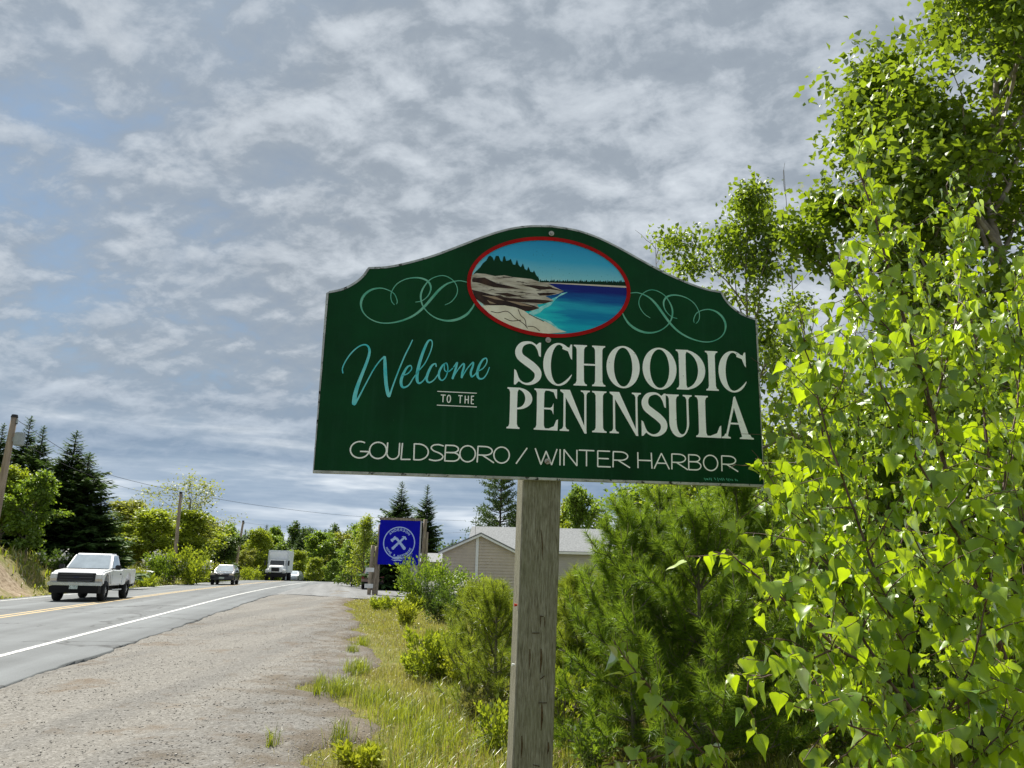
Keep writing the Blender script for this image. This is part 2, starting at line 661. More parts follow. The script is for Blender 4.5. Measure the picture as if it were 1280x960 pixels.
def marking(name, label, L, w, mat, s0=-25, s1=180):
    ss = np.arange(s0, s1, 1.0)
    V, F = [], []
    for s in ss:
        for d in (-w / 2, w / 2):
            p = road_pt(s, L + d)
            V.append((p[0], p[1], float(crest(s)) + 0.085 + 0.02 * (1 - abs(L + d - 8.8) / 4.5) + 0.005))
    for i in range(len(ss) - 1):
        F.append((2 * i, 2 * i + 1, 2 * i + 3, 2 * i + 2))
    return pymesh(name, V, F, mat, road)


M_white_line = pbr('worn_white_road_paint', (0.62, 0.63, 0.61), 0.7, scale=3.0, dirt=((0.22, 0.22, 0.22), 9.0, 0.47, 0.60))
M_yellow_line = pbr('worn_yellow_road_paint', (0.50, 0.35, 0.13), 0.7, scale=3.0, dirt=((0.20, 0.19, 0.16), 9.0, 0.48, 0.66))
marking('edge_line', None, 5.19, 0.13, M_white_line)
marking('edge_line', None, 12.35, 0.13, M_white_line)
marking('centre_line', None, 8.62, 0.12, M_yellow_line)
marking('centre_line', None, 8.92, 0.12, M_yellow_line)

# side road that leaves to the right just before the blue sign
near = catmull([G(330, 746), G(362, 744.5), G(400, 746.5), G(445, 749.5), G(500, 752.5), G(570, 757)], 6)
far = catmull([G(330, 731), G(350, 730), G(385, 729), G(436, 727.6), G(500, 729.5), G(570, 733)], 6)
V, F = [], []
nn = len(near)
for i in range(nn):
    for j in range(9):
        q = near[i] * (1 - j / 8) + far[i] * (j / 8)
        s_, _ = SL(q[0], q[1])
        V.append((q[0], q[1], float(crest(s_)) + 0.075))
    V.append((near[i][0], near[i][1] - 0.02, -0.06))
k = 10
for i in range(nn - 1):
    for j in range(8):
        a = i * k + j
        F.append((a, a + k, a + k + 1, a + 1))
    a = i * k
    F.append((a, a + 9, a + k + 9, a + k))
side_road = pymesh('side_road', V, F, M_asphalt_side)
tag(side_road, 'paved side road mouth turning off to the right', kind='structure')

# gravel shoulder
BX = np.array([G(*p)[:2] for p in [(372, 958), (392, 940), (470, 928), (478, 912), (425, 897), (402, 880), (398, 862), (432, 842), (448, 825), (446, 800), (440, 780), (432, 765), (428, 757), (440, 750)]])
_o = np.argsort(BX[:, 1])
BX = BX[_o]


def gravel_edge(y):
    return np.interp(y, np.concatenate([[0, 5], BX[:, 1], [70]]), np.concatenate([[-0.3, -1.2], BX[:, 0], [-14]]))


def gravel_in(x, y):
    """signed metres inside the gravel (positive = gravel)"""
    return gravel_edge(y) - x + 0.05 + 1.3 * (fbm(np.asarray(x) * 1.1, np.asarray(y) * 0.8, 31, 4) - 0.5)


def gravel_material():
    m, t, out = new_mat('grey_tan_gravel')
    b = t.nodes.new('ShaderNodeBsdfPrincipled')
    t.links.new(b.outputs[0], out.inputs[0])
    tc = t.nodes.new('ShaderNodeTexCoord')
    v = tc.outputs['Object']
    vo = t.nodes.new('ShaderNodeTexVoronoi')
    vo.inputs['Scale'].default_value = 38.0
    t.links.new(v, vo.inputs['Vector'])
    sepc = t.nodes.new('ShaderNodeSeparateColor')
    t.links.new(vo.outputs['Color'], sepc.inputs[0])
    big = noise(t, v, 0.8, 6, 0.62, 0.3)
    mid = noise(t, v, 6.0, 6, 0.7)
    grit = noise(t, v, 70.0, 5, 0.75)
    c = ramp(t, sepc.outputs[0], [(0.0, (0.105, 0.100, 0.090)), (0.45, (0.168, 0.161, 0.147)), (0.8, (0.232, 0.224, 0.206)), (1.0, (0.36, 0.352, 0.33))])
    c2 = ramp(t, grit, [(0.3, (0.088, 0.083, 0.074)), (0.5, (0.176, 0.169, 0.153)), (0.7, (0.30, 0.289, 0.265))])
    c = mixc(t, 0.6, c, c2)
    # fine reddish-brown soil where the stones have been worn away, mostly near the grass
    brown = ramp(t, math_node(t, 'ADD', math_node(t, 'MULTIPLY', big, 0.75), math_node(t, 'MULTIPLY', mid, 0.35)), [(0.595, 0.0), (0.70, 0.75)])
    c = mixc(t, brown, c, ramp(t, grit, [(0.35, (0.075, 0.056, 0.038)), (0.65, (0.20, 0.158, 0.115))]))
    at = t.nodes.new('ShaderNodeAttribute')
    at.attribute_name = 'edge'
    ed = math_node(t, 'ADD', at.outputs['Fac'], math_node(t, 'MULTIPLY', math_node(t, 'SUBTRACT', noise(t, v, 1.6, 6, 0.65), 0.5), 2.4))
    c = mixc(t, ramp(t, ed, [(0.02, 0.85), (0.40, 0.0)]), c, ramp(t, grit, [(0.35, (0.060, 0.049, 0.035)), (0.5, (0.118, 0.097, 0.072)), (0.68, (0.21, 0.18, 0.14))]))
    # greyer compacted tracks along the road
    mp = t.nodes.new('ShaderNodeMapping')
    mp.inputs['Rotation'].default_value = (0, 0, math.radians(-14))
    mp.inputs['Scale'].default_value = (1.0, 0.10, 1)
    t.links.new(v, mp.inputs[0])
    tr = noise(t, mp.outputs[0], 1.1, 4, 0.55)
    c = mixc(t, ramp(t, tr, [(0.44, 0.0), (0.58, 0.85)]), c, mixc(t, 1.0, c, (0.80, 0.81, 0.83), 'MULTIPLY'))
    t.links.new(c, b.inputs['Base Color'])
    b.inputs['Roughness'].default_value = 0.95
    b.inputs['Specular IOR Level'].default_value = 0.15
    h = math_node(t, 'SUBTRACT', math_node(t, 'MULTIPLY', grit, 0.5), vo.outputs['Distance'])
    bu = t.nodes.new('ShaderNodeBump')
    bu.inputs['Strength'].default_value = 0.55
    bu.inputs['Distance'].default_value = 0.015
    t.links.new(h, bu.inputs['Height'])
    t.links.new(bu.outputs[0], b.inputs['Normal'])
    return m


gs = np.concatenate([np.arange(-4, 24, 0.09), np.arange(24, 60, 0.3)])
gl = np.arange(-8.5, 4.4, 0.11)
SS, LL = np.meshgrid(gs, gl)
GX = SS * RD[0] - LL * RD[1]
GY = SS * RD[1] + LL * RD[0]
gin = gravel_in(GX, GY)
GZ = 0.050 + 0.035 * (fbm(GX * 2.2, GY * 2.2, 40, 4) - 0.5) + 0.05 * (fbm(GX * 0.45, GY * 0.45, 44, 2) - 0.5) + 0.012 * (vnoise(GX * 14, GY * 14, 46) - 0.5) - 0.30 * sstep(0.15, -0.5, gin)
GZ += 0.03 * np.exp(-((gin - 0.9) / 0.5) ** 2)          # low berm of loose stones along the grass
nc = len(gs)
ii = (np.arange(len(gl) - 1)[:, None] * nc + np.arange(nc - 1)[None, :])
keep = (gin[:-1, :-1] > -0.6)
ii = ii[keep]
gravel = fastmesh('gravel_shoulder', np.stack([GX.ravel(), GY.ravel(), GZ.ravel()], 1), np.stack([ii, ii + nc, ii + nc + 1, ii + 1], 1), gravel_material(), smooth=True)
_at = gravel.data.attributes.new('edge', 'FLOAT', 'POINT')
_at.data.foreach_set('value', np.clip(gin.ravel() / 2.6, -0.2, 1.5).astype(np.float32))
tag(gravel, 'pale grey and tan gravel shoulder beside the road', kind='structure')

rng = np.random.default_rng(7)


def stones(name, x, y, z, size, mat, parent=None):
    n = len(x)
    oct_ = np.array([(1, 0, 0), (0, 1, 0), (-1, 0, 0), (0, -1, 0), (0, 0, 0.7), (0, 0, -0.5)], float)
    of = np.array([(0, 1, 4), (1, 2, 4), (2, 3, 4), (3, 0, 4), (1, 0, 5), (2, 1, 5), (3, 2, 5), (0, 3, 5)])
    sh = oct_[None] * (0.6 + 0.8 * rng.random((n, 6, 1))) * np.stack([0.7 + 0.6 * rng.random(n), 0.7 + 0.6 * rng.random(n), 0.5 + 0.5 * rng.random(n)], 1)[:, None, :]
    a = rng.random(n) * 6.283
    ca, sa = np.cos(a), np.sin(a)
    sx = sh[..., 0] * ca[:, None] - sh[..., 1] * sa[:, None]
    sy = sh[..., 0] * sa[:, None] + sh[..., 1] * ca[:, None]
    Vv = np.stack([sx, sy, sh[..., 2]], -1) * size[:, None, None] + np.stack([x, y, z], 1)[:, None, :]
    Ff = (of[None] + (np.arange(n) * 6)[:, None, None]).reshape(-1, 3)
    return fastmesh(name, Vv.reshape(-1, 3), Ff, mat, parent)


def island_mat(name, stops, rough=0.9):
    m, t, out = new_mat(name)
    b = t.nodes.new('ShaderNodeBsdfPrincipled')
    ge = t.nodes.new('ShaderNodeNewGeometry')
    c = ramp(t, ge.outputs['Random Per Island'], stops)
    tc = t.nodes.new('ShaderNodeTexCoord')
    c = mixc(t, 0.35, c, ramp(t, noise(t, tc.outputs['Object'], 60, 3, 0.6), [(0.3, (0.1, 0.09, 0.08)), (0.7, (0.6, 0.58, 0.54))]))
    t.links.new(c, b.inputs['Base Color'])
    b.inputs['Roughness'].default_value = rough
    b.inputs['Specular IOR Level'].default_value = 0.25
    t.links.new(b.outputs[0], out.inputs[0])
    return m


M_stone = island_mat('loose_stone', [(0, (0.06, 0.055, 0.05)), (0.35, (0.14, 0.13, 0.115)), (0.75, (0.24, 0.225, 0.205)), (1, (0.42, 0.40, 0.37))])
n = 42000
sy_ = 4.5 + 22 * rng.random(n) ** 1.7
sx_ = gravel_edge(sy_) + 0.3 - (7.0) * rng.random(n)
sS, sL = SL(sx_, sy_)
gi = gravel_in(sx_, sy_)
ok = (sL < road_edge(sS) - 0.05) & (gi > -0.25) & (rng.random(n) < 0.35 + 0.65 * vnoise(sx_ * 0.9, sy_ * 0.9, 77) + 0.5 * np.exp(-((gi - 0.9) / 0.4) ** 2))
sx_, sy_ = sx_[ok], sy_[ok]
sz_ = 0.052 + 0.035 * (fbm(sx_ * 2.2, sy_ * 2.2, 40, 4) - 0.5) + 0.05 * (fbm(sx_ * 0.45, sy_ * 0.45, 44, 2) - 0.5) + 0.03 * np.exp(-((gravel_in(sx_, sy_) - 0.9) / 0.5) ** 2)
st = stones('loose_gravel', sx_, sy_, sz_, 0.004 + 0.010 * rng.random(len(sx_)) ** 3.0, M_stone)
tag(st, 'loose pale stones scattered over the gravel shoulder', 'gravel', kind='stuff')
# ------------------------------------------------------------------ the welcome sign
_pbr = pbr


def pbr(*a, **k):
    k.setdefault('spec', 0.10)            # flat outdoor paint and old wood
    return _pbr(*a, **k)


YAW = math.radians(8.0)
SD = 3.4
_ex = np.array([math.cos(YAW), math.sin(YAW), 0])
_ey = np.array([-math.sin(YAW), math.cos(YAW), 0])
_d0 = ray(687, 450)
_P0 = _d0 * SD / _d0[1]
TILT = 0.0115


def SP(px, py):
    """photo position -> coordinates on the face of the sign (metres right, metres up)"""
    d = ray(px, py)
    q = d * ((_P0 @ _ey) / (d @ _ey))
    return np.array([(q - _P0) @ _ex, q[2] + EYE])


def ZP(ox, oy, k):
    return lambda x, y: SP(ox + x / k, oy + y / k)


sign = thing('welcome_sign', 'large dark green welcome sign with white serif lettering on a weathered wooden post', 'sign', (_P0[0], _P0[1], 0), YAW)


class Flat:
    """painted shapes lying on the sign face; each shape a hair in front of the last"""
    def __init__(self, y0):
        self.y, self.V, self.F = y0, [], []

    def poly(self, pts):
        b = len(self.V)
        self.V += [(p[0], self.y, p[1]) for p in pts]
        self.F.append(tuple(range(b, b + len(pts))))
        self.y -= 0.00004
        return self

    def strip(self, A, B):
        b = len(self.V)
        n = len(A)
        self.V += [(p[0], self.y, p[1]) for p in A] + [(p[0], self.y, p[1]) for p in B]
        self.F += [(b + i, b + i + 1, b + n + i + 1, b + n + i) for i in range(n - 1)]
        self.y -= 0.00004
        return self

    def ribbon(self, pts, w, sub=8):
        q = np.column_stack([np.asarray(pts, float), np.broadcast_to(np.asarray(w, float), (len(pts),))])
        q = catmull(q, sub) if sub > 1 else q
        c, ww = q[:, :2], np.abs(q[:, 2])
        t = np.gradient(c, axis=0)
        t /= np.linalg.norm(t, axis=1)[:, None] + 1e-12
        nrm = np.stack([-t[:, 1], t[:, 0]], 1)
        e0, e1 = c[0] - t[0] * ww[0] * 0.3, c[-1] + t[-1] * ww[-1] * 0.3
        A = np.vstack([e0, c + nrm * ww[:, None] / 2, e1])
        B = np.vstack([e0, c - nrm * ww[:, None] / 2, e1])
        return self.strip(A, B)

    def build(self, name, mat, parent, label=None):
        o = pymesh(name, self.V, self.F, mat, parent)
        if label:
            o['label'] = label
        return o


# panel outline (symmetric, metres from the centre line / height), then the slight tilt it hangs with
half = [(1.022, 2.020), (1.026, 2.826), (0.990, 2.836), (0.950, 2.852), (0.905, 2.884), (0.872, 2.920), (0.852, 2.957), (0.770, 2.968), (0.670, 2.998),
        (0.555, 3.043), (0.433, 3.103), (0.327, 3.156), (0.220, 3.201), (0.115, 3.228), (0.0, 3.238)]


def smooth_half(h):
    a = catmull(h[1:7], 5)
    b = catmull(h[6:], 6)
    return [h[0]] + [tuple(p) for p in a] + [tuple(p) for p in b[1:]]


hs = smooth_half(half)
outline = [(-u, v) for u, v in hs] + [(u, v) for u, v in hs[::-1][1:]]
outline = [(u, v + TILT * u) for u, v in outline]           # clockwise from lower left
TH = 0.028

M_green = pbr('dark_green_sign_paint', (0.0014, 0.045, 0.0120), 0.5, var=0.30, scale=2.2, spec=0.12, bump=0.05, bscale=60, dirt=((0.006, 0.046, 0.020), 5.0, 0.55, 0.85))
def streaks(m):
    t = m.node_tree
    b = [n for n in t.nodes if n.type == 'BSDF_PRINCIPLED'][0]
    tc = t.nodes.new('ShaderNodeTexCoord')
    mp = t.nodes.new('ShaderNodeMapping')
    mp.inputs['Scale'].default_value = (26, 26, 1.6)
    t.links.new(tc.outputs['Object'], mp.inputs[0])
    src = b.inputs['Base Color'].links[0].from_socket
    st_n = noise(t, mp.outputs[0], 1.0, 5, 0.6)
    c = mixc(t, ramp(t, st_n, [(0.52, 0.0), (0.75, 0.55)]), src, (0.012, 0.062, 0.030))
    sp_n = noise(t, tc.outputs['Object'], 75, 3, 0.6)
    c = mixc(t, ramp(t, sp_n, [(0.70, 0.0), (0.76, 0.5)]), c, (0.05, 0.10, 0.07))
    t.links.new(c, b.inputs['Base Color'])
    t.links.new(ramp(t, st_n, [(0.35, 0.38), (0.7, 0.62)]), b.inputs['Roughness'])


streaks(M_green)
M_edge = pbr('grey_weathered_panel_edge', (0.40, 0.42, 0.43), 0.7, var=0.3, scale=18, dirt=((0.03, 0.03, 0.025), 30.0, 0.55, 0.62))
M_white = pbr('aged_white_letter_paint', (0.93, 0.96, 0.94), 0.6, var=0.04, scale=18, dirt=((0.30, 0.36, 0.34), 55.0, 0.63, 0.72))
M_cream = pbr('pale_cream_letter_paint', (0.92, 0.95, 0.90), 0.6, var=0.08, scale=22)
M_teal = pbr('turquoise_script_paint', (0.055, 0.52, 0.58), 0.6, var=0.35, scale=16, col2=(0.20, 0.66, 0.68))
M_mint = pbr('mint_green_scroll_paint', (0.070, 0.36, 0.25), 0.6, scale=14, col2=(0.20, 0.50, 0.38))
M_red = pbr('deep_red_ring_paint', (0.36, 0.006, 0.006), 0.6, var=0.2, scale=10)
M_bolt = pbr('rusty_galvanised_bolt', (0.42, 0.41, 0.38), 0.5, var=0.3, scale=60, metal=0.6, dirt=((0.16, 0.08, 0.04), 60, 0.52, 0.62))

face = pymesh('panel_face', [(u, 0, v) for u, v in outline], [tuple(range(len(outline)))], M_green, sign)
# body of the panel just behind the painted face, its bare edge standing a few millimetres beyond the paint
cx, cz = 0.0, 2.6
def grow(p, d):
    return p
nO = len(outline)
def offset_outline(o, d):
    o = np.array(o)
    t = np.roll(o, -1, 0) - np.roll(o, 1, 0)
    t /= np.linalg.norm(t, axis=1)[:, None]
    nn_ = np.stack([-t[:, 1], t[:, 0]], 1)
    c = o.mean(0)
    nn_ *= np.sign(((o - c) * nn_).sum(1))[:, None]
    return o + nn_ * d
inner = np.array(outline)
outer = offset_outline(outline, 0.011)
rngs = np.random.default_rng(3)
V = [(u, -0.0015, v) for u, v in inner] + [(u, 0.001, v) for u, v in outer] + [(u, TH, v) for u, v in outer]
F = []
for i in range(nO):
    j = (i + 1) % nO
    F += [(i, j, nO + j, nO + i), (nO + i, nO + j, 2 * nO + j, 2 * nO + i)]
F.append(tuple(range(2 * nO, 3 * nO)))
pymesh('panel_edge', V, F, M_edge, sign)

# --- oval sea picture
ell_c = np.array([-0.004, 2.930])
EA, EB = 0.390, 0.2485


def ellipse(a, b, n=72):
    return [(ell_c[0] + a * math.cos(2 * math.pi * k / n), ell_c[1] + b * math.sin(2 * math.pi * k / n) + TILT * a * math.cos(2 * math.pi * k / n)) for k in range(n)]


def clip(poly, win):
    out = [tuple(p) for p in poly]
    n = len(win)
    for i in range(n):
        a, b = win[i], win[(i + 1) % n]
        src, out = out, []
        if not src:
            return []
        ins = lambda p: (b[0] - a[0]) * (p[1] - a[1]) - (b[1] - a[1]) * (p[0] - a[0]) >= 0
        for k in range(len(src)):
            p, q = src[k - 1], src[k]
            ip, iq = ins(p), ins(q)
            if ip != iq:
                d1 = (b[0] - a[0]) * (p[1] - a[1]) - (b[1] - a[1]) * (p[0] - a[0])
                d2 = (b[0] - a[0]) * (q[1] - a[1]) - (b[1] - a[1]) * (q[0] - a[0])
                t = d1 / (d1 - d2)
                out.append((p[0] + (q[0] - p[0]) * t, p[1] + (q[1] - p[1]) * t))
            if iq:
                out.append(q)
    return out


win = ellipse(EA - 0.010, EB - 0.010, 56)
Z5 = ZP(580, 290, 5.926)


def paint(shapes, y0):
    f = Flat(y0)
    for s in shapes:
        c = clip([Z5(*p) for p in s], win)
        if len(c) > 2:
            f.poly(c)
    return f


def grad_paint(name, stops, axis_lo, axis_hi, speck=None, streak=None):
    m, t, out = new_mat(name)
    b = t.nodes.new('ShaderNodeBsdfPrincipled')
    t.links.new(b.outputs[0], out.inputs[0])
    tc = t.nodes.new('ShaderNodeTexCoord')
    sp = t.nodes.new('ShaderNodeSeparateXYZ')
    t.links.new(tc.outputs['Object'], sp.inputs[0])
    z = math_node(t, 'DIVIDE', math_node(t, 'SUBTRACT', sp.outputs[2], axis_lo), axis_hi - axis_lo)
    mp = t.nodes.new('ShaderNodeMapping')
    mp.inputs['Scale'].default_value = streak or (6, 6, 6)
    t.links.new(tc.outputs['Object'], mp.inputs[0])
    z = math_node(t, 'ADD', z, math_node(t, 'MULTIPLY', math_node(t, 'SUBTRACT', noise(t, mp.outputs[0], 1.0, 5, 0.6, 0.4), 0.5), 0.45 if streak else 0.12))
    c = ramp(t, z, stops)
    if streak:
        xs_ = math_node(t, 'ADD', sp.outputs[0], math_node(t, 'MULTIPLY', math_node(t, 'SUBTRACT', noise(t, mp.outputs[0], 1.6, 4, 0.6), 0.5), 0.35))
        c = mixc(t, math_node(t, 'MULTIPLY', ramp(t, math_node(t, 'ADD', math_node(t, 'MULTIPLY', xs_, 1.6), 0.5), [(0.42, 1.0), (0.66, 0.0)]), ramp(t, z, [(0.60, 1.0), (0.80, 0.0)])), c, (0.02, 0.58, 0.66))
    if speck:
        n1 = noise(t, tc.outputs['Object'], 110, 3, 0.6)
        n2 = noise(t, tc.outputs['Object'], 9, 3, 0.6)
        c = mixc(t, math_node(t, 'MULTIPLY', ramp(t, n1, [(0.62, 0.0), (0.68, 1.0)]), ramp(t, n2, [(0.45, 0.0), (0.55, 0.8)])), c, speck)
    t.links.new(c, b.inputs['Base Color'])
    b.inputs['Roughness'].default_value = 0.6
    b.inputs['Specular IOR Level'].default_value = 0.1
    return m


pic = tag(pymesh('sea_picture', [(u, -0.0006, v) for u, v in ellipse(EA - 0.006, EB - 0.006)], [tuple(range(72))],
                 grad_paint('painted_sky', [(0.0, (0.50, 0.74, 0.76)), (0.28, (0.22, 0.58, 0.72)), (0.6, (0.05, 0.40, 0.68)), (1.0, (0.02, 0.26, 0.55))], 2.91, 3.17, (0.03, 0.20, 0.28)), sign),
          'oval painting of a rocky spruce shore and blue sea inside a red ring')
far_w = [(560, 372)]
for k in range(46):
    x = 562 + k * 14.2
    far_w += [(x, 362 + (k % 3) * 4 - (k * 7 % 5) * 2 + 0.012 * (x - 560)), (x + 6, 348 + (k * 5 % 7) * 2.2 + 0.012 * (x - 560)), (x + 11, 364 + 0.012 * (x - 560))]
far_w += [(1230, 396), (1230, 402), (560, 384)]
paint([far_w], -0.0010).build('painted_far_shore', pbr('painted_dark_spruce', (0.006, 0.030, 0.018), 0.6), pic)
paint([[(575, 374), (700, 378), (860, 385), (1230, 402), (1230, 416), (1000, 402), (800, 390), (575, 382)]], -0.0012).build('painted_beach', pbr('painted_beach_line', (0.62, 0.55, 0.48), 0.6), pic)
water = [(575, 380), (700, 385), (820, 392), (1000, 403), (1240, 416), (1240, 800), (600, 800), (420, 640), (460, 540)]
wm = grad_paint('painted_sea', [(0.0, (0.02, 0.30, 0.48)), (0.22, (0.010, 0.42, 0.58)), (0.42, (0.006, 0.20, 0.44)), (0.62, (0.02, 0.36, 0.55)), (0.80, (0.008, 0.10, 0.34)), (1.0, (0.012, 0.022, 0.20))], 2.69, 2.925, None, (3.5, 3, 34))
paint([water], -0.0014).build('painted_sea', wm, pic)
foam = [(770, 445), (720, 455), (690, 480), (640, 500), (600, 540), (520, 575), (480, 600), (500, 622), (560, 600), (590, 570), (640, 545), (668, 512), (700, 480), (740, 462)]
foam2 = [(480, 605), (540, 640), (600, 656), (660, 695), (700, 730), (760, 742), (700, 715), (672, 690), (640, 662), (570, 640)]
paint([foam, foam2], -0.0018).build('painted_surf', pbr('painted_turquoise_surf', (0.10, 0.60, 0.66), 0.6, scale=30, col2=(0.45, 0.82, 0.82)), pic)
trees_ = [(60, 330), (80, 300), (120, 262), (140, 232), (165, 212), (180, 185), (192, 175), (212, 190), (222, 215), (236, 178), (256, 178), (270, 212), (284, 222), (292, 182), (302, 180), (312, 215), (335, 210), (346, 200), (362, 240), (378, 245), (392, 205), (404, 245), (420, 262), (436, 235), (450, 275), (466, 285), (476, 258), (492, 295), (510, 300), (518, 285), (534, 320), (552, 340), (560, 366), (480, 362), (300, 345), (60, 345)]
paint([trees_], -0.0020).build('painted_spruces', pbr('painted_green_spruce', (0.004, 0.035, 0.014), 0.6), pic)
rock = [(40, 330), (90, 306), (160, 312), (230, 328), (300, 322), (360, 335), (430, 342), (500, 350), (560, 372), (620, 382), (680, 412), (740, 440), (700, 458), (640, 470), (600, 476), (650, 500), (662, 512), (600, 530), (540, 538), (556, 566), (500, 585), (440, 588), (300, 560), (160, 550), (60, 470), (30, 400)]
paint([rock], -0.0024).build('painted_ledges', pbr('painted_grey_rock', (0.30, 0.26, 0.21), 0.6, scale=1.0, stretch=(9, 9, 60), col2=(0.66, 0.62, 0.55), dirt=((0.05, 0.035, 0.03), 1.3, 0.56, 0.62)), pic)
cracks = [[(60, 345), (150, 338), (240, 380), (330, 400), (420, 425), (330, 420), (220, 410), (110, 378), (60, 370)],
          [(430, 392), (520, 396), (640, 410), (740, 440), (640, 425), (560, 430), (500, 412)],
          [(540, 455), (620, 450), (690, 455), (620, 472), (560, 472)],
          [(60, 430), (130, 445), (220, 470), (330, 490), (450, 500), (540, 500), (662, 512), (590, 532), (500, 525), (400, 520), (520, 548), (556, 566), (480, 588), (380, 575), (270, 548), (150, 540), (80, 490)],
          [(220, 455), (320, 452), (430, 480), (330, 480)]]
paint(cracks, -0.0028).build('painted_cracks', pbr('painted_black_brown_rock', (0.018, 0.014, 0.018), 0.6, scale=14, col2=(0.07, 0.04, 0.03)), pic)
paint([[(130, 470), (230, 480), (300, 510), (230, 500)], [(310, 510), (400, 520), (510, 555), (420, 545)], [(170, 505), (240, 535), (190, 530)]], -0.0031).build('painted_rock_light', pbr('painted_brown_rock', (0.34, 0.25, 0.18), 0.6), pic)
slab = [(130, 548), (200, 545), (300, 545), (380, 560), (440, 582), (480, 610), (540, 645), (600, 662), (650, 690), (690, 720), (760, 742), (560, 760), (330, 700), (200, 620)]
paint([slab], -0.0032).build('painted_foreground_slab', pbr('painted_cream_rock', (0.66, 0.60, 0.48), 0.6, scale=16, col2=(0.82, 0.78, 0.66)), pic)
f = Flat(-0.0036)
for ln in ([(200, 590), (250, 600), (320, 590), (380, 640), (440, 680), (470, 715)], [(400, 575), (420, 620), (450, 650), (460, 700)], [(470, 700), (520, 705), (560, 735)], [(300, 640), (350, 660), (420, 655)], [(480, 610), (540, 640), (590, 665)]):
    f.ribbon([Z5(*p) for p in ln], 0.0035, 5)
f.build('painted_slab_lines', pbr('painted_dark_line', (0.08, 0.06, 0.05), 0.6), pic)
ra, rb = ellipse(EA + 0.006, EB + 0.006), ellipse(EA - 0.0125, EB - 0.0125)
ring = Flat(-0.0042)
ring.strip(ra + ra[:1], rb + rb[:1])
ring.build('red_ring', M_red, sign)

# --- scrolls
Z8 = ZP(440, 340, 8.0)
K8 = np.linalg.norm(Z8(500, 300) - Z8(400, 300)) / 100
scroll = [
    ([(445, 322), (452, 290), (430, 230), (390, 195), (330, 170), (270, 162), (190, 180), (120, 235), (90, 310), (105, 390), (160, 455), (250, 500), (350, 512), (470, 495), (580, 455), (660, 405), (730, 340), (800, 260), (870, 180), (940, 125), (1010, 98), (1080, 88), (1165, 106)],
     [7, 9, 9, 9, 10, 14, 20, 24, 22, 13, 10, 11, 12, 16, 20, 22, 25, 26, 25, 18, 12, 10, 9]),
    ([(425, 328), (400, 300), (388, 250), (400, 190), (450, 120), (530, 75), (620, 58), (700, 65), (760, 95), (788, 150), (775, 215), (735, 265), (690, 292), (635, 302)],
     [7, 8, 9, 9, 9, 10, 13, 17, 20, 18, 12, 9, 8, 7]),
    ([(930, 330), (990, 300), (1040, 240), (1055, 180), (1035, 115), (985, 65), (920, 38), (850, 45), (780, 78), (725, 140), (692, 210), (690, 280), (715, 350), (770, 415), (850, 465), (950, 488), (1050, 475), (1140, 430), (1195, 370), (1232, 306)],
     [6, 8, 10, 9, 9, 9, 9, 9, 10, 14, 18, 17, 13, 11, 14, 20, 26, 24, 18, 12])]
for side in (1, -1):
    f = Flat(-0.0010)
    for pts, w in scroll:
        q = np.array([Z8(*p) for p in pts])
        if side < 0:
            q[:, 1] -= TILT * q[:, 0]
            q[:, 0] = -0.008 - q[:, 0]
            q[:, 1] += TILT * q[:, 0]
        f.ribbon(q, np.array(w) * K8, 7)
    f.build('scroll_ornament', M_mint, sign)

# --- brush script word
Z6 = ZP(420, 420, 6.4)
K6 = np.linalg.norm(Z6(500, 300) - Z6(400, 300)) / 100
script = [
    [(55, 298, 9), (52, 260, 9), (75, 205, 9), (120, 140, 10), (175, 90, 10), (225, 70, 12), (258, 85, 15), (268, 130, 20), (250, 200, 22), (215, 290, 24), (180, 380, 28), (155, 460, 32), (145, 530, 34), (148, 548, 28)],
    [(150, 545, 20), (185, 485, 13), (240, 380, 10), (300, 270, 10), (350, 200, 10), (388, 165, 15)],
    [(390, 165, 18), (392, 220, 26), (395, 300, 28), (402, 390, 28), (415, 460, 28), (425, 485, 22)],
    [(427, 485, 15), (455, 400, 12), (500, 280, 11), (550, 160, 11), (590, 80, 10), (612, 32, 9)],
    [(530, 318, 9), (575, 300, 9), (604, 265, 9), (598, 238, 10), (572, 248, 15), (545, 290, 20), (522, 350, 23), (524, 395, 21), (545, 412, 15), (585, 390, 10), (620, 335, 9), (665, 275, 9), (710, 220, 9), (750, 140, 9), (770, 70, 9), (762, 35, 10), (735, 45, 16), (700, 120, 22), (670, 210, 24), (650, 300, 25), (650, 358, 22), (668, 378, 15), (700, 355, 10), (735, 300, 9)],
    [(802, 246, 9), (795, 222, 11), (765, 240, 17), (735, 300, 21), (725, 348, 19), (745, 373, 13), (785, 350, 9), (822, 300, 9)],
    [(880, 215, 9), (850, 240, 16), (825, 290, 18), (826, 335, 16), (850, 355, 10), (880, 325, 9), (895, 265, 9), (885, 218, 9), (868, 230, 9), (870, 275, 9), (900, 285, 9), (935, 258, 9)],
    [(940, 250, 9), (970, 212, 12), (955, 270, 18), (932, 342, 18)],
    [(934, 338, 9), (975, 270, 9), (1018, 222, 12), (1024, 245, 16), (1010, 295, 18), (1005, 335, 16)],
    [(1008, 330, 9), (1050, 260, 9), (1095, 212, 12), (1095, 240, 16), (1078, 290, 18), (1085, 325, 15), (1105, 315, 10), (1130, 285, 9)],
    [(1130, 285, 9), (1175, 260, 9), (1205, 215, 9), (1203, 180, 10), (1175, 190, 15), (1145, 240, 20), (1130, 300, 22), (1142, 338, 17), (1175, 340, 11), (1205, 305, 9), (1228, 250, 8)]]
f = Flat(-0.0010)
for st_ in script:
    a = np.array(st_, float)
    f.ribbon([Z6(x, y) for x, y in a[:, :2]], a[:, 2] * K6, 7)
f.build('script_lettering', M_teal, sign, 'turquoise brush script word Welcome')

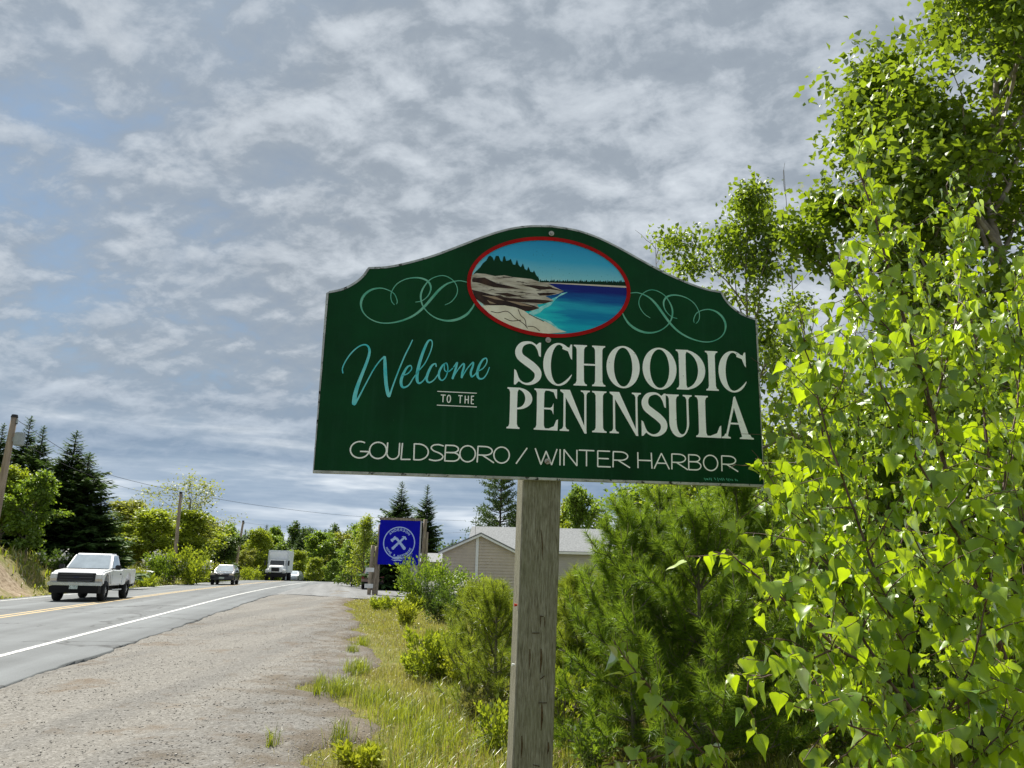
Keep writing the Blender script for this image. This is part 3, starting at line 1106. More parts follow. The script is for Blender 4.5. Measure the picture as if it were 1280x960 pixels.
# --- plain stroke alphabet
def arc(cx, cy, rx, ry, a0, a1, n=14):
    return [(cx + rx * math.cos(math.radians(a0 + (a1 - a0) * k / n)), cy + ry * math.sin(math.radians(a0 + (a1 - a0) * k / n))) for k in range(n + 1)]


ST = {
    'A': [[(0, 0), (0.5, 1), (1, 0)], [(0.2, 0.36), (0.8, 0.36)]],
    'B': [[(0, 0), (0.02, 1)], [(0.02, 0.98)] + arc(0.5, 0.76, 0.42, 0.22, 90, -90, 8) + [(0.05, 0.53)], [(0.05, 0.53)] + arc(0.55, 0.27, 0.45, 0.26, 90, -90, 8) + [(0, 0.01)]],
    'C': [arc(0.55, 0.5, 0.55, 0.5, 50, 310)],
    'D': [[(0.03, 0), (0, 1)], [(0, 0.99)] + arc(0.3, 0.5, 0.7, 0.49, 88, -88, 12) + [(0.03, 0.01)]],
    'E': [[(0.95, 1), (0, 1), (0, 0), (1, 0)], [(0, 0.52), (0.85, 0.52)]],
    'G': [arc(0.52, 0.5, 0.52, 0.5, 62, 345, 18), [(1.02, 0.40), (0.55, 0.40)]],
    'H': [[(0, 0), (0, 1)], [(1, 0), (0.97, 1)], [(0, 0.5), (1, 0.5)]],
    'I': [[(0.5, 0), (0.5, 1)]],
    'L': [[(0.05, 1), (0, 0), (1, 0.02)]],
    'M': [[(0, 0), (0.08, 1), (0.5, 0.3), (0.92, 1), (1, 0)]],
    'N': [[(0, 0), (0, 1), (1, 0), (1, 1)]],
    'O': [arc(0.5, 0.5, 0.5, 0.5, 80, 440, 24)],
    'R': [[(0, 0), (0.02, 1)], [(0.02, 0.99)] + arc(0.45, 0.72, 0.45, 0.27, 90, -90, 8) + [(0.05, 0.45)], [(0.3, 0.45), (1.02, 0)]],
    'S': [[(0.95, 0.93), (0.6, 1), (0.25, 0.95), (0.1, 0.78), (0.3, 0.6), (0.7, 0.47), (0.95, 0.28), (0.8, 0.08), (0.4, 0), (0.0, 0.06)]],
    'T': [[(0, 1), (1, 1)], [(0.5, 1), (0.5, 0)]],
    'U': [[(0, 1), (0, 0.35)] + arc(0.5, 0.36, 0.5, 0.36, 180, 360, 10) + [(1, 1)]],
    'W': [[(0, 1), (0.27, 0), (0.5, 0.85), (0.76, 0), (1, 1)]],
    '/': [[(0, 0), (1, 1)]],
    '&': [[(1, 0), (0.3, 0.7), (0.3, 0.9), (0.5, 1), (0.68, 0.88), (0.55, 0.65), (0.1, 0.35), (0.1, 0.1), (0.4, 0), (0.75, 0.12), (1, 0.45)]],
}


def stroke_text(f, items, top, bot, w, smooth=True):
    """items: (char, x0, x1) on the face; top/bot: functions u -> height"""
    for ch, x0, x1 in items:
        for pl in ST[ch]:
            q = []
            for a, b in pl:
                u = x0 + (x1 - x0) * a
                q.append((u, bot(u) + (top(u) - bot(u)) * b))
            if len(q) > 6 and smooth:
                f.ribbon(q, w, 3)
            else:
                for p0, p1 in zip(q[:-1], q[1:]):
                    f.ribbon([p0, p1], w, 1)


def lin(p, q):
    return lambda u: p[1] + (q[1] - p[1]) * (u - p[0]) / (q[0] - p[0])


row = [('G', 438, 460), ('O', 462, 482.5), ('U', 484, 498.5), ('L', 502, 513), ('D', 517.5, 535), ('S', 537, 554.6), ('B', 556.5, 574), ('O', 575, 594), ('R', 597, 617), ('O', 617.5, 636.5), ('/', 645.5, 658.5),
       ('W', 669, 696), ('I', 698, 702), ('N', 705, 721), ('T', 723.5, 742.5), ('E', 747, 763), ('R', 766, 786.5), ('H', 797, 814.5), ('A', 817, 836), ('R', 839, 858.5), ('B', 860, 875.5), ('O', 878.5, 896.5), ('R', 901, 921)]
tA, tB = SP(438, 551.5), SP(921, 570.5)
bA, bB = SP(438, 572), SP(921, 589.5)
f = Flat(-0.0010)
stroke_text(f, [(c, SP(a, 562)[0], SP(b, 572)[0]) for c, a, b in row], lin(tA, tB), lin(bA, bB), 0.0060)
f.build('lower_lettering', M_cream, sign, 'thin hand-drawn capitals GOULDSBORO / WINTER HARBOR')
f = Flat(-0.0010)
for a, b in (((812, 443), (1125, 458)), ((808, 553), (1125, 568))):
    f.ribbon([Z6(*a), Z6(*b)], 0.0036, 1)
stroke_text(f, [(c, Z6(a, 505)[0], Z6(b, 505)[0]) for c, a, b in (('T', 838, 874), ('O', 889, 916), ('T', 978, 1010), ('H', 1033, 1059), ('E', 1083, 1103))], lin(Z6(838, 472), Z6(1103, 482)), lin(Z6(838, 528), Z6(1103, 543)), 0.0044)
f.build('small_lettering', M_cream, sign, 'tiny capitals TO THE between two thin rules')
f = Flat(-0.0010)
rs = random.Random(5)
x = 880
while x < 922:
    f.ribbon([SP(x, 597.5 + (x - 880) * 0.035 + rs.uniform(-1, 0.6)), SP(x + rs.uniform(1, 2.4), 600.3 + (x - 880) * 0.035 + rs.uniform(-1, 0.5))], 0.0028, 1)
    x += rs.choice((2.0, 2.2, 2.6, 4.2))
f.build('painter_signature', pbr('pale_green_signature_paint', (0.10, 0.42, 0.28), 0.5), sign)

# --- heavy serif capitals, built from stems, bowls and bracketed serifs (unit height)
class Serif:
    T, t, sv = 0.182, 0.042, 0.030

    def __init__(self, f, x0, x1, bot, top):
        self.f, self.x0, self.bot, self.top = f, x0, bot, top
        self.h = top(x0) - bot(x0)
        self.w = (x1 - x0) / self.h

    def M(self, p):
        u = self.x0 + p[0] * self.h
        return (u, self.bot(u) + p[1] * (self.top(u) - self.bot(u)))

    def poly(self, pts):
        self.f.poly([self.M(p) for p in pts])

    def serif(self, xl, xr, y, d, ext=0.075):
        """bracketed foot under a stem xl..xr at height y; d=+1 foot (pointing up from y), -1 head"""
        a, b = xl - ext, xr + ext
        s = self.sv
        pts = [(a, y), (b, y), (b, y + d * s), (xr + ext * 0.35, y + d * (s + 0.02)), (xr, y + d * 0.11), (xl, y + d * 0.11), (xl - ext * 0.35, y + d * (s + 0.02)), (a, y + d * s)]
        self.poly(pts)

    def stem(self, xc, wid, y0=0.0, y1=1.0, head=True, foot=True, ext=0.075):
        self.poly([(xc - wid / 2, y0), (xc + wid / 2, y0), (xc + wid / 2 * 0.94, (y0 + y1) / 2), (xc + wid / 2, y1), (xc - wid / 2, y1), (xc - wid / 2 * 0.94, (y0 + y1) / 2)])
        if foot: self.serif(xc - wid / 2, xc + wid / 2, y0, 1, ext)
        if head: self.serif(xc - wid / 2, xc + wid / 2, y1, -1, ext)

    def ring(self, cx, cy, rx, ry, a0, a1, T=None, t=None, n=40, skew=0.0):
        T = self.T if T is None else T
        t = self.t if t is None else t
        A, B = [], []
        for k in range(n + 1):
            a = math.radians(a0 + (a1 - a0) * k / n)
            A.append(self.M((cx + rx * math.cos(a), cy + ry * math.sin(a))))
            B.append(self.M((cx + (rx - T) * math.cos(a) + skew * math.sin(a), cy + (ry - t) * math.sin(a))))
        self.f.strip(A, B)

    def bar(self, x0, x1, y, th=None):
        th = self.t if th is None else th
        self.poly([(x0, y - th / 2), (x1, y - th / 2), (x1, y + th / 2), (x0, y + th / 2)])

    def draw(self, ch):
        T, t, w = self.T, self.t, self.w
        if ch == 'I':
            self.stem(w / 2, T, ext=w / 2 - T / 2)
        elif ch == 'H':
            self.stem(0.07 + T / 2, T, ext=0.07); self.stem(w - 0.07 - T / 2, T, ext=0.07)
            self.bar(0.07 + T * 0.9, w - 0.07 - T * 0.9, 0.52)
        elif ch == 'O':
            self.ring(w / 2, 0.5, w / 2, 0.525, 0, 360, skew=0.0)
        elif ch == 'C':
            r = w * 0.53
            A, B = [], []
            for k_ in range(49):
                dg = 48 + (332 - 48) * k_ / 48
                a = math.radians(dg)
                tp = 1.0 - max(0.0, (dg - 265) / 67) ** 1.3 * 0.93
                o_ = (r + r * math.cos(a), 0.5 + 0.525 * math.sin(a))
                i_ = (r + (r - T) * math.cos(a) + 0.01 * math.sin(a), 0.5 + (0.525 - t) * math.sin(a))
                A.append(self.M(o_))
                B.append(self.M((o_[0] + (i_[0] - o_[0]) * tp, o_[1] + (i_[1] - o_[1]) * (0.4 + 0.6 * tp))))
            self.f.strip(A, B)
            y0 = 0.5 + 0.525 * math.sin(math.radians(50))
            self.poly([(w - 0.035, 1.0), (w, 1.0), (w, 0.62), (w - 0.035, 0.66), (w - 0.10, 0.83), (w - 0.24, y0 - 0.02), (w - 0.22, y0 + 0.06), (w - 0.07, 0.92)])
        elif ch == 'D':
            self.stem(0.065 + T / 2, T, head=True, foot=True, ext=0.065)
            self.ring(0.065 + T * 0.8, 0.5, w - 0.065 - T * 0.8, 0.5, -90, 90)
            self.bar(0.07 + T * 0.5, 0.07 + T, 1 - t / 2); self.bar(0.07 + T * 0.5, 0.07 + T, t / 2)
        elif ch == 'P':
            self.stem(0.065 + T / 2, T, ext=0.065)
            self.ring(0.065 + T, 0.735, w - 0.065 - T, 0.265, -90, 90, T=0.17)
            self.bar(0.07 + T * 0.5, 0.08 + T, 1 - t / 2); self.bar(0.07 + T * 0.8, 0.08 + T, 0.47 + t / 2)
        elif ch == 'E':
            self.stem(0.06 + T / 2, T, ext=0.06)
            self.bar(0.06 + T * 0.5, w - 0.02, 1 - t / 2); self.bar(0.06 + T * 0.5, w, t / 2); self.bar(0.06 + T * 0.9, w * 0.82, 0.52)
            self.poly([(w - 0.02, 1), (w - 0.02, 0.76), (w - 0.05, 0.78), (w - 0.10, 0.92), (w - 0.22, 0.96), (w - 0.22, 1)])
            self.poly([(w, 0), (w + 0.01, 0.27), (w - 0.03, 0.25), (w - 0.09, 0.10), (w - 0.22, 0.04), (w - 0.22, 0)])
            self.poly([(w * 0.82, 0.38), (w * 0.82, 0.66), (w * 0.76, 0.57), (w * 0.68, 0.54), (w * 0.68, 0.50), (w * 0.76, 0.47)])
        elif ch == 'L':
            self.stem(0.07 + T / 2, T, ext=0.07)
            self.bar(0.07 + T * 0.5, w - 0.02, t / 2)
            self.poly([(w, 0), (w + 0.01, 0.30), (w - 0.03, 0.27), (w - 0.10, 0.11), (w - 0.26, 0.045), (w - 0.26, 0)])
        elif ch == 'N':
            a = 0.085
            self.stem(a + t / 2, t * 1.25, head=False, ext=0.085)
            self.stem(w - a - t / 2, t * 1.25, foot=False, ext=0.085)
            self.poly([(0.0, 1), (a + 0.15, 1), (w - a + 0.01, 0.0), (w - a + 0.01, -0.04), (w - a - 0.04, -0.04), (a + 0.0, 0.90), (0.0, 0.965)])
        elif ch == 'U':
            self.stem(0.07 + T / 2, T, y0=0.33, foot=False, ext=0.07)
            self.stem(w - 0.09 - t / 2, t * 1.25, y0=0.33, foot=False, ext=0.085)
            xl, xr = 0.07, w - 0.09 + t * 0.12
            A = [self.M(((xl + xr) / 2 + (xr - xl) / 2 * math.cos(math.radians(a)), 0.335 + 0.36 * math.sin(math.radians(a)))) for a in np.linspace(180, 360, 22)]
            xi, xj = xl + T, xr - t * 1.25
            B = [self.M(((xi + xj) / 2 + (xj - xi) / 2 * math.cos(math.radians(a)), 0.335 + 0.29 * math.sin(math.radians(a)))) for a in np.linspace(180, 360, 22)]
            self.f.strip(A, B)
        elif ch == 'A':
            ap = w * 0.44
            self.poly([(0.085, 0), (0.085 + t * 1.2, 0), (ap + 0.03, 0.93), (ap - 0.01, 1.0)])
            self.poly([(w - 0.09 - T * 1.05, 0), (w - 0.09, 0), (ap + 0.02, 1.02), (ap - 0.02, 1.0), (ap - 0.05, 0.86)])
            self.serif(0.085, 0.085 + t * 1.2, 0, 1, 0.085); self.serif(w - 0.085 - T, w - 0.09, 0, 1, 0.085)
            self.bar(0.20, w - 0.30, 0.36)
        elif ch == 'S':
            c = [(0.90, 0.80, .03), (0.82, 0.90, .05), (0.66, 0.985, .055), (0.48, 1.0, .075), (0.26, 0.945, .13), (0.145, 0.80, .185), (0.20, 0.655, .205), (0.42, 0.54, .215), (0.66, 0.43, .215), (0.85, 0.30, .20), (0.86, 0.16, .17), (0.72, 0.045, .11), (0.52, -0.005, .065), (0.34, 0.01, .05), (0.17, 0.09, .05), (0.06, 0.22, .03)]
            pts = [self.M((p[0] * w * 1.0, p[1])) for p in c]
            self.f.ribbon(pts, np.array([p[2] for p in c]) * self.h * 0.86, 6)
            self.poly([(w * 0.90, 1.01), (w * 0.965, 1.01), (w * 0.965, 0.66), (w * 0.90, 0.68), (w * 0.84, 0.82), (w * 0.74, 0.93), (w * 0.80, 0.955)])
            self.poly([(w * 0.0, -0.03), (w * 0.06, -0.03), (w * 0.16, 0.045), (w * 0.24, 0.06), (w * 0.16, 0.15), (w * 0.07, 0.31), (w * 0.0, 0.34)])


def serif_word(name, label, items, tl, tr, bl, br):
    f = Flat(-0.0010)
    top, bot = lin(SP(*tl), SP(*tr)), lin(SP(*bl), SP(*br))
    for ch, a, b in items:
        ym = 455 if name == 'upper_lettering' else 515
        Serif(f, SP(a, ym)[0], SP(b, ym)[0], bot, top).draw(ch)
    f.build(name, M_white, sign, label)


serif_word('upper_lettering', 'white serif capitals SCHOODIC',
           [('S', 643, 677), ('C', 679, 715), ('H', 717, 756.5), ('O', 758, 799.4), ('O', 803, 845.3), ('D', 845, 881), ('I', 881.5, 897), ('C', 897.6, 932)],
           (643, 427.5), (932, 441), (643, 479), (932, 490))
serif_word('middle_lettering', 'white serif capitals PENINSULA',
           [('P', 633.5, 665), ('E', 667.5, 697), ('N', 700, 737), ('I', 740, 758), ('N', 762, 801), ('S', 801.5, 833.5), ('U', 832.5, 865), ('L', 869, 900), ('A', 900.7, 940.5)],
           (634, 484), (940, 497.5), (634, 535.5), (940, 549.5))

# --- bolts with washers
for px, py in ((689, 292.5), (685, 425.5), (684, 577)):
    u, v = SP(px, py)
    b = MB().cyl((u, v), 0.0135, 'y', -0.008, -0.0052, 16).build('bolt', M_bolt, sign, bevel=0.001, seg=1)
    MB().cyl((u, v), 0.0065, 'y', -0.0130, -0.0081, 8).build('bolt_head', M_bolt, b, bevel=0.0015)

# --- post
def post_material():
    m, t, out = new_mat('weathered_grey_post_wood')
    b = t.nodes.new('ShaderNodeBsdfPrincipled')
    t.links.new(b.outputs[0], out.inputs[0])
    tc = t.nodes.new('ShaderNodeTexCoord')
    mp = t.nodes.new('ShaderNodeMapping')
    mp.inputs['Scale'].default_value = (46, 46, 5.5)
    t.links.new(tc.outputs['Object'], mp.inputs[0])
    g1 = noise(t, mp.outputs[0], 1.6, 8, 0.7, 0.2)
    mp2 = t.nodes.new('ShaderNodeMapping')
    mp2.inputs['Scale'].default_value = (120, 120, 13)
    t.links.new(tc.outputs['Object'], mp2.inputs[0])
    g2 = noise(t, mp2.outputs[0], 1.6, 5, 0.7)
    blot = noise(t, tc.outputs['Object'], 3.5, 4, 0.55)
    v = math_node(t, 'ADD', math_node(t, 'MULTIPLY', g1, 0.42), math_node(t, 'MULTIPLY', g2, 0.58))
    c = ramp(t, v, [(0.34, (0.070, 0.064, 0.040)), (0.47, (0.19, 0.18, 0.125)), (0.60, (0.30, 0.295, 0.23)), (0.74, (0.48, 0.48, 0.40))])
    c = mixc(t, ramp(t, blot, [(0.45, 0.0), (0.68, 0.4)]), c, (0.20, 0.21, 0.13))
    mp3 = t.nodes.new('ShaderNodeMapping')
    mp3.inputs['Scale'].default_value = (22, 22, 1.1)
    t.links.new(tc.outputs['Object'], mp3.inputs[0])
    c = mixc(t, ramp(t, noise(t, mp3.outputs[0], 1.0, 4, 0.6), [(0.66, 0.0), (0.78, 0.4)]), c, (0.11, 0.08, 0.05))
    t.links.new(c, b.inputs['Base Color'])
    b.inputs['Roughness'].default_value = 0.9
    b.inputs['Specular IOR Level'].default_value = 0.15
    bu = t.nodes.new('ShaderNodeBump')
    bu.inputs['Strength'].default_value = 0.8
    bu.inputs['Distance'].default_value = 0.004
    t.links.new(v, bu.inputs['Height'])
    t.links.new(bu.outputs[0], b.inputs['Normal'])
    return m


M_post = post_material()
LEAN = 0.017


def pc(z):
    return -0.020 + LEAN * (z - 2.0)


PW, PY0, PY1 = 0.0865, TH + 0.002, TH + 0.178
b = MB()
zs = np.concatenate([np.linspace(-0.35, 3.22, 60), [3.2465]])
V, F = [], []
prof = [(-1, 0.06), (-0.94, 0.0), (0.94, 0.0), (1, 0.06), (1, 0.94), (0.94, 1.0), (-0.94, 1.0), (-1, 0.94)]
for z in zs:
    for a, c in prof:
        V.append((pc(z) + a * PW + 0.0015 * math.sin(z * 3 + a * 2), PY0 + (PY1 - PY0) * c, z))
for i in range(len(zs) - 1):
    for j in range(8):
        F.append((i * 8 + j, i * 8 + (j + 1) % 8, (i + 1) * 8 + (j + 1) % 8, (i + 1) * 8 + j))
F.append(tuple(range(8 * (len(zs) - 1), 8 * len(zs))))
post = pymesh('post', V, F, M_post, sign)
post['label'] = 'square grey weathered wooden post'
M_rust = pbr('rusty_staple', (0.06, 0.035, 0.02), 0.8, scale=60)
M_stain = pbr('dark_rust_stain', (0.045, 0.030, 0.016), 0.95, scale=60, col2=(0.12, 0.085, 0.045))
def on_post(px, py):
    u, v = SP(px, py)
    return u * 1.01, v - 0.0
for (xa, ya, xb, yb) in ((667, 792, 676, 792), (677, 771, 681, 771), (677, 850, 682, 846), (675, 880, 685, 880), (668, 958, 676, 960)):
    (ua, va), (ub, vb) = on_post(xa, ya), on_post(xb, yb)
    tv, tf = tubes([(np.array([(ua, PY0 + 0.003, va), (ua, PY0 - 0.003, va), (ub, PY0 - 0.003, vb), (ub, PY0 + 0.003, vb)]), np.full(4, 0.0016))], 5)
    pymesh('staple', tv, tf, M_rust, post)
for k_, (xa, ya, xb, yb, w) in enumerate(((678, 662, 680, 700, 0.0050), (664, 812, 663, 838, 0.006), (677, 770, 677, 785, 0.004), (682, 772, 682, 785, 0.004), (678, 812, 677, 842, 0.009), (679, 882, 678, 915, 0.010), (654, 922, 653, 950, 0.008), (687, 930, 686, 945, 0.008))):
    (ua, va), (ub, vb) = on_post(xa, ya), on_post(xb, yb)
    f = Flat(PY0 - 0.0004 - 0.00003 * k_)
    f.ribbon([(ua, va), ((ua + ub) / 2 + 0.002, (va + vb) / 2), (ub, vb)], [w * 0.6, w, w * 0.3], 6)
    f.build('rust_streak', M_stain, post)
for px, py, col, nm in ((642.5, 757, (0.55, 0.05, 0.02), 'red'), (639.5, 833, (0.75, 0.78, 0.75), 'white')):
    u, v = SP(px, py)
    x_left = pc(v) - PW
    MB().cyl((PY0 + 0.03, v), 0.0065, 'x', x_left - 0.014, x_left - 0.001, 12, r2=0.004).build('push_pin', pbr(nm + '_plastic_pin', col, 0.4), post)
pbr = _pbr
# ------------------------------------------------------------------ vehicles
M_tyre = pbr('black_tyre_rubber', (0.012, 0.012, 0.013), 0.85, scale=20)
M_rim = pbr('dull_alloy_rim', (0.45, 0.45, 0.46), 0.35, metal=0.8, scale=20)
M_glass = pbr('reflection_tinted_glass', (0.60, 0.67, 0.71), 0.03, var=0.12, metal=0.5, scale=2)  # pale base colour imitates part of the bright sky's reflection in the panes
M_darkglass = pbr('dark_tinted_glass', (0.02, 0.024, 0.028), 0.08, var=0.2, scale=2, spec=0.8)
M_blacktrim = pbr('black_plastic_trim', (0.012, 0.012, 0.014), 0.6, scale=20)
M_chrome = pbr('chrome_bumper', (0.62, 0.63, 0.65), 0.22, metal=0.9, scale=8)
M_lamp = pbr('clear_amber_headlamp', (0.62, 0.50, 0.36), 0.25, scale=12, col2=(0.75, 0.66, 0.52))
M_clear = pbr('clear_headlamp', (0.72, 0.72, 0.70), 0.2, scale=12)
M_tail = pbr('red_tail_lamp', (0.30, 0.010, 0.010), 0.25, scale=12)
M_under = pbr('dark_underbody', (0.008, 0.008, 0.009), 0.9, scale=8)
M_plate = pbr('pale_licence_plate', (0.62, 0.68, 0.64), 0.5, scale=40, dirt=((0.05, 0.16, 0.08), 45.0, 0.52, 0.58))
M_truckwhite = pbr('white_truck_paint', (0.88, 0.89, 0.90), 0.25, var=0.02, scale=1.5, coat=0.5, dirt=((0.70, 0.69, 0.67), 2.5, 0.58, 0.9))
M_boxwhite = pbr('white_box_body', (0.72, 0.76, 0.78), 0.45, var=0.04, scale=1.5)
M_navy = pbr('dark_blue_black_paint', (0.010, 0.013, 0.022), 0.2, scale=2, coat=0.8)
M_silver = pbr('silver_blue_paint', (0.26, 0.31, 0.34), 0.3, scale=2, metal=0.4, coat=0.5)
M_bronze = pbr('brown_bronze_paint', (0.34, 0.22, 0.19), 0.3, scale=2, metal=0.2, coat=0.6)


def wheel(root, x, y, r, w, rim=M_rim):
    s = 1 if y > 0 else -1
    prof = [(-w / 2, r * 0.60), (-w / 2, r * 0.90), (-w * 0.36, r), (w * 0.36, r), (w / 2, r * 0.90), (w / 2, r * 0.60)]
    n = 28
    V, F = [], []
    for k in range(n):
        a = 2 * math.pi * k / n
        for (o, q) in prof:
            V.append((x + q * math.cos(a), y + o, r + q * math.sin(a)))
    m = len(prof)
    for k in range(n):
        for j in range(m - 1):
            F.append((k * m + j, ((k + 1) % n) * m + j, ((k + 1) % n) * m + j + 1, k * m + j + 1))
    hub = bpy.data.objects.new('wheel', None)
    hub.empty_display_size = 0.1
    COL.objects.link(hub)
    hub.parent = root
    pymesh('tyre', V, F, M_tyre, hub, smooth=True)
    d = MB().cyl((x, r), r * 0.62, 'y', y + s * w * 0.10, y + s * w * 0.30, 24)
    for k in range(6):
        a = 2 * math.pi * k / 6
        d.cyl((x + r * 0.36 * math.cos(a), r + r * 0.36 * math.sin(a)), r * 0.10, 'y', y + s * w * 0.30, y + s * w * 0.34, 8)
    d.cyl((x, r), r * 0.20, 'y', y + s * w * 0.30, y + s * w * 0.48, 12)
    d.build('rim', rim, hub, bevel=0.008, seg=1)


def arch(x, r, z0, n=9):
    """points of a wheel opening from rear to front along the sill line z0"""
    h = math.sqrt(max(r * r - 0, 1e-6))
    return [(x + h * math.cos(math.pi - math.pi * k / n), z0 + h * math.sin(math.pi * k / n)) for k in range(n + 1)]


def lerp(a, b, t):
    return tuple(a[i] + (b[i] - a[i]) * t for i in range(3))


def pane(quad, m=0.06, out=0.006, th=0.004):
    """glass pane laid just proud of a quad (a,b,c,d); m = margins as fractions (left,right,bottom,top)"""
    a, b, c, d = quad
    ml, mr, mb, mt = m if isinstance(m, tuple) else (m,) * 4
    def at(s, t):
        return lerp(lerp(a, b, s), lerp(d, c, s), t)
    q = [np.array(at(ml, mb)), np.array(at(1 - mr, mb)), np.array(at(1 - mr, 1 - mt)), np.array(at(ml, 1 - mt))]
    n = np.cross(q[1] - q[0], q[3] - q[0])
    n /= np.linalg.norm(n)
    return [tuple(p + n * out) for p in q] + [tuple(p + n * (out + th)) for p in q]


def car(name, label, cat, loc, rz, paint, body, roof_pts, W, zb, wheels, r, glass=M_glass, group=None, rear=False, detail=True, zs=1.0):
    """body: side outline (x,z); roof_pts: ((xf_base,xf_top,xr_top,xr_base), z_top, inset)"""
    root = thing(name, label, cat, loc, rz, group)
    MB().prism(body, 'y', -W / 2, W / 2).build('body', paint, root, bevel=0.06, seg=3)
    (f0, f1, r1, r0), zt, ins = roof_pts
    wb, wt = W / 2 - 0.05, W / 2 - ins
    B = [(f0, -wb, zb - 0.05), (f0, wb, zb - 0.05), (r0, wb, zb - 0.05), (r0, -wb, zb - 0.05)]
    T = [(f1, -wt, zt), (f1, wt, zt), (r1, wt, zt), (r1, -wt, zt)]
    MB().hexa([B[0], B[1], B[2], B[3], T[0], T[1], T[2], T[3]]).build('cabin', paint, root, bevel=0.05, seg=3)
    hx = lambda q: MB().hexa(q)
    k = 0.05 / (zt - zb + 0.05)
    hx(pane((B[0], B[1], T[1], T[0]), (0.07, 0.07, k + 0.06, 0.10))).build('windshield', glass, root)
    hx(pane((B[2], B[3], T[3], T[2]), (0.08, 0.08, k + 0.08, 0.12))).build('rear_window', glass, root)
    nwin = 2 if (f0 - r0) > 2.0 else 1
    for s in (1, -1):
        q = (B[1], B[2], T[2], T[1]) if s > 0 else (B[3], B[0], T[0], T[3])
        for j in range(nwin):
            a, b = j / nwin, (j + 1) / nwin
            qa = (lerp(q[0], q[1], a), lerp(q[0], q[1], b), lerp(q[3], q[2], b), lerp(q[3], q[2], a))
            hx(pane(qa, (0.09, 0.07, k + 0.07, 0.13))).build('side_window', glass if not rear else M_darkglass, root)
    for x, y in wheels:
        wheel(root, x, y, r, 0.24)
    return root


HEAD = math.atan2(-0.9767, 0.2147)           # oncoming traffic
# --- white pickup
front_l = G(67, 754)
org = np.array([front_l[0], front_l[1]]) + np.array([0.9767, 0.2147]) * 0.86 + np.array([-0.2147, 0.9767]) * 1.95
root = thing('pickup_truck', 'white single-cab pickup truck with dark grille driving towards the camera', 'pickup truck', (org[0], org[1], 0.09), HEAD)
root.scale = (0.93, 0.95, 0.98)
W2 = 1.0
zs_ = 0.62
front_half = [(-0.36, zs_), (1.42, zs_)] + arch(1.95, 0.50, zs_)[1:-1] + [(2.46, zs_), (2.74, 0.72), (2.78, 1.02), (2.70, 1.14), (2.40, 1.205), (1.38, 1.285), (-0.36, 1.285)]
MB().prism(front_half, 'y', -W2, W2).build('body', M_truckwhite, root, bevel=0.06, seg=3)
bed_out = [(-2.82, 0.66), (-2.10, zs_)] + arch(-1.55, 0.50, zs_)[1:-1] + [(-1.0, zs_), (-0.39, zs_), (-0.39, 1.30), (-2.82, 1.30)]
for s in (1, -1):
    MB().prism(bed_out, 'y', s * W2, s * (W2 - 0.09)).build('bed_side', M_truckwhite, root, bevel=0.035, seg=2)
MB().box(-2.84, -2.76, -W2 + 0.10, W2 - 0.10, 0.66, 1.29).build('tailgate', M_truckwhite, root, bevel=0.02)
MB().box(-2.76, -0.40, -W2 + 0.09, W2 - 0.09, 0.70, 0.80).build('bed_floor', M_under, root)
MB().box(-2.6, 2.3, -0.55, 0.55, 0.42, 0.64).build('chassis', M_under, root)
B = [(1.36, -0.93, 1.26), (1.36, 0.93, 1.26), (-0.33, 0.93, 1.26), (-0.33, -0.93, 1.26)]
T = [(0.66, -0.745, 1.93), (0.66, 0.745, 1.93), (-0.20, 0.745, 1.93), (-0.20, -0.745, 1.93)]
MB().hexa(B + T).build('cab', M_truckwhite, root, bevel=0.07, seg=3)
MB().hexa(pane((B[0], B[1], T[1], T[0]), (0.05, 0.05, 0.06, 0.10), 0.008)).build('windshield', M_glass, root)
MB().hexa(pane((B[1], B[2], T[2], T[1]), (0.14, 0.16, 0.06, 0.14), 0.008)).build('side_window', M_glass, root)
MB().hexa(pane((B[3], B[0], T[0], T[3]), (0.16, 0.14, 0.06, 0.14), 0.008)).build('side_window', M_glass, root)
MB().hexa(pane((B[2], B[3], T[3], T[2]), 0.12, 0.008)).build('rear_window', M_darkglass, root)
MB().box(1.36, 1.44, -0.80, 0.80, 1.283, 1.30).build('wiper_cowl', M_blacktrim, root)
g = MB().box(2.70, 2.792, -0.72, 0.72, 0.79, 1.125).build('grille', M_blacktrim, root, bevel=0.01)
for z in (0.84, 0.95, 1.06):
    MB().box(2.792, 2.812, -0.62, 0.62, z - 0.007, z + 0.007).build('grille_bar', pbr('dark_chrome', (0.16, 0.16, 0.17), 0.3, metal=0.6), g)
emb = []
MB().add([(2.815, 0.11 * math.cos(a), 0.955 + 0.045 * math.sin(a)) for a in np.linspace(0, 2 * math.pi, 20, endpoint=False)], [tuple(range(20))]).build('oval_emblem', pbr('dark_blue_emblem', (0.012, 0.016, 0.04), 0.3), g)
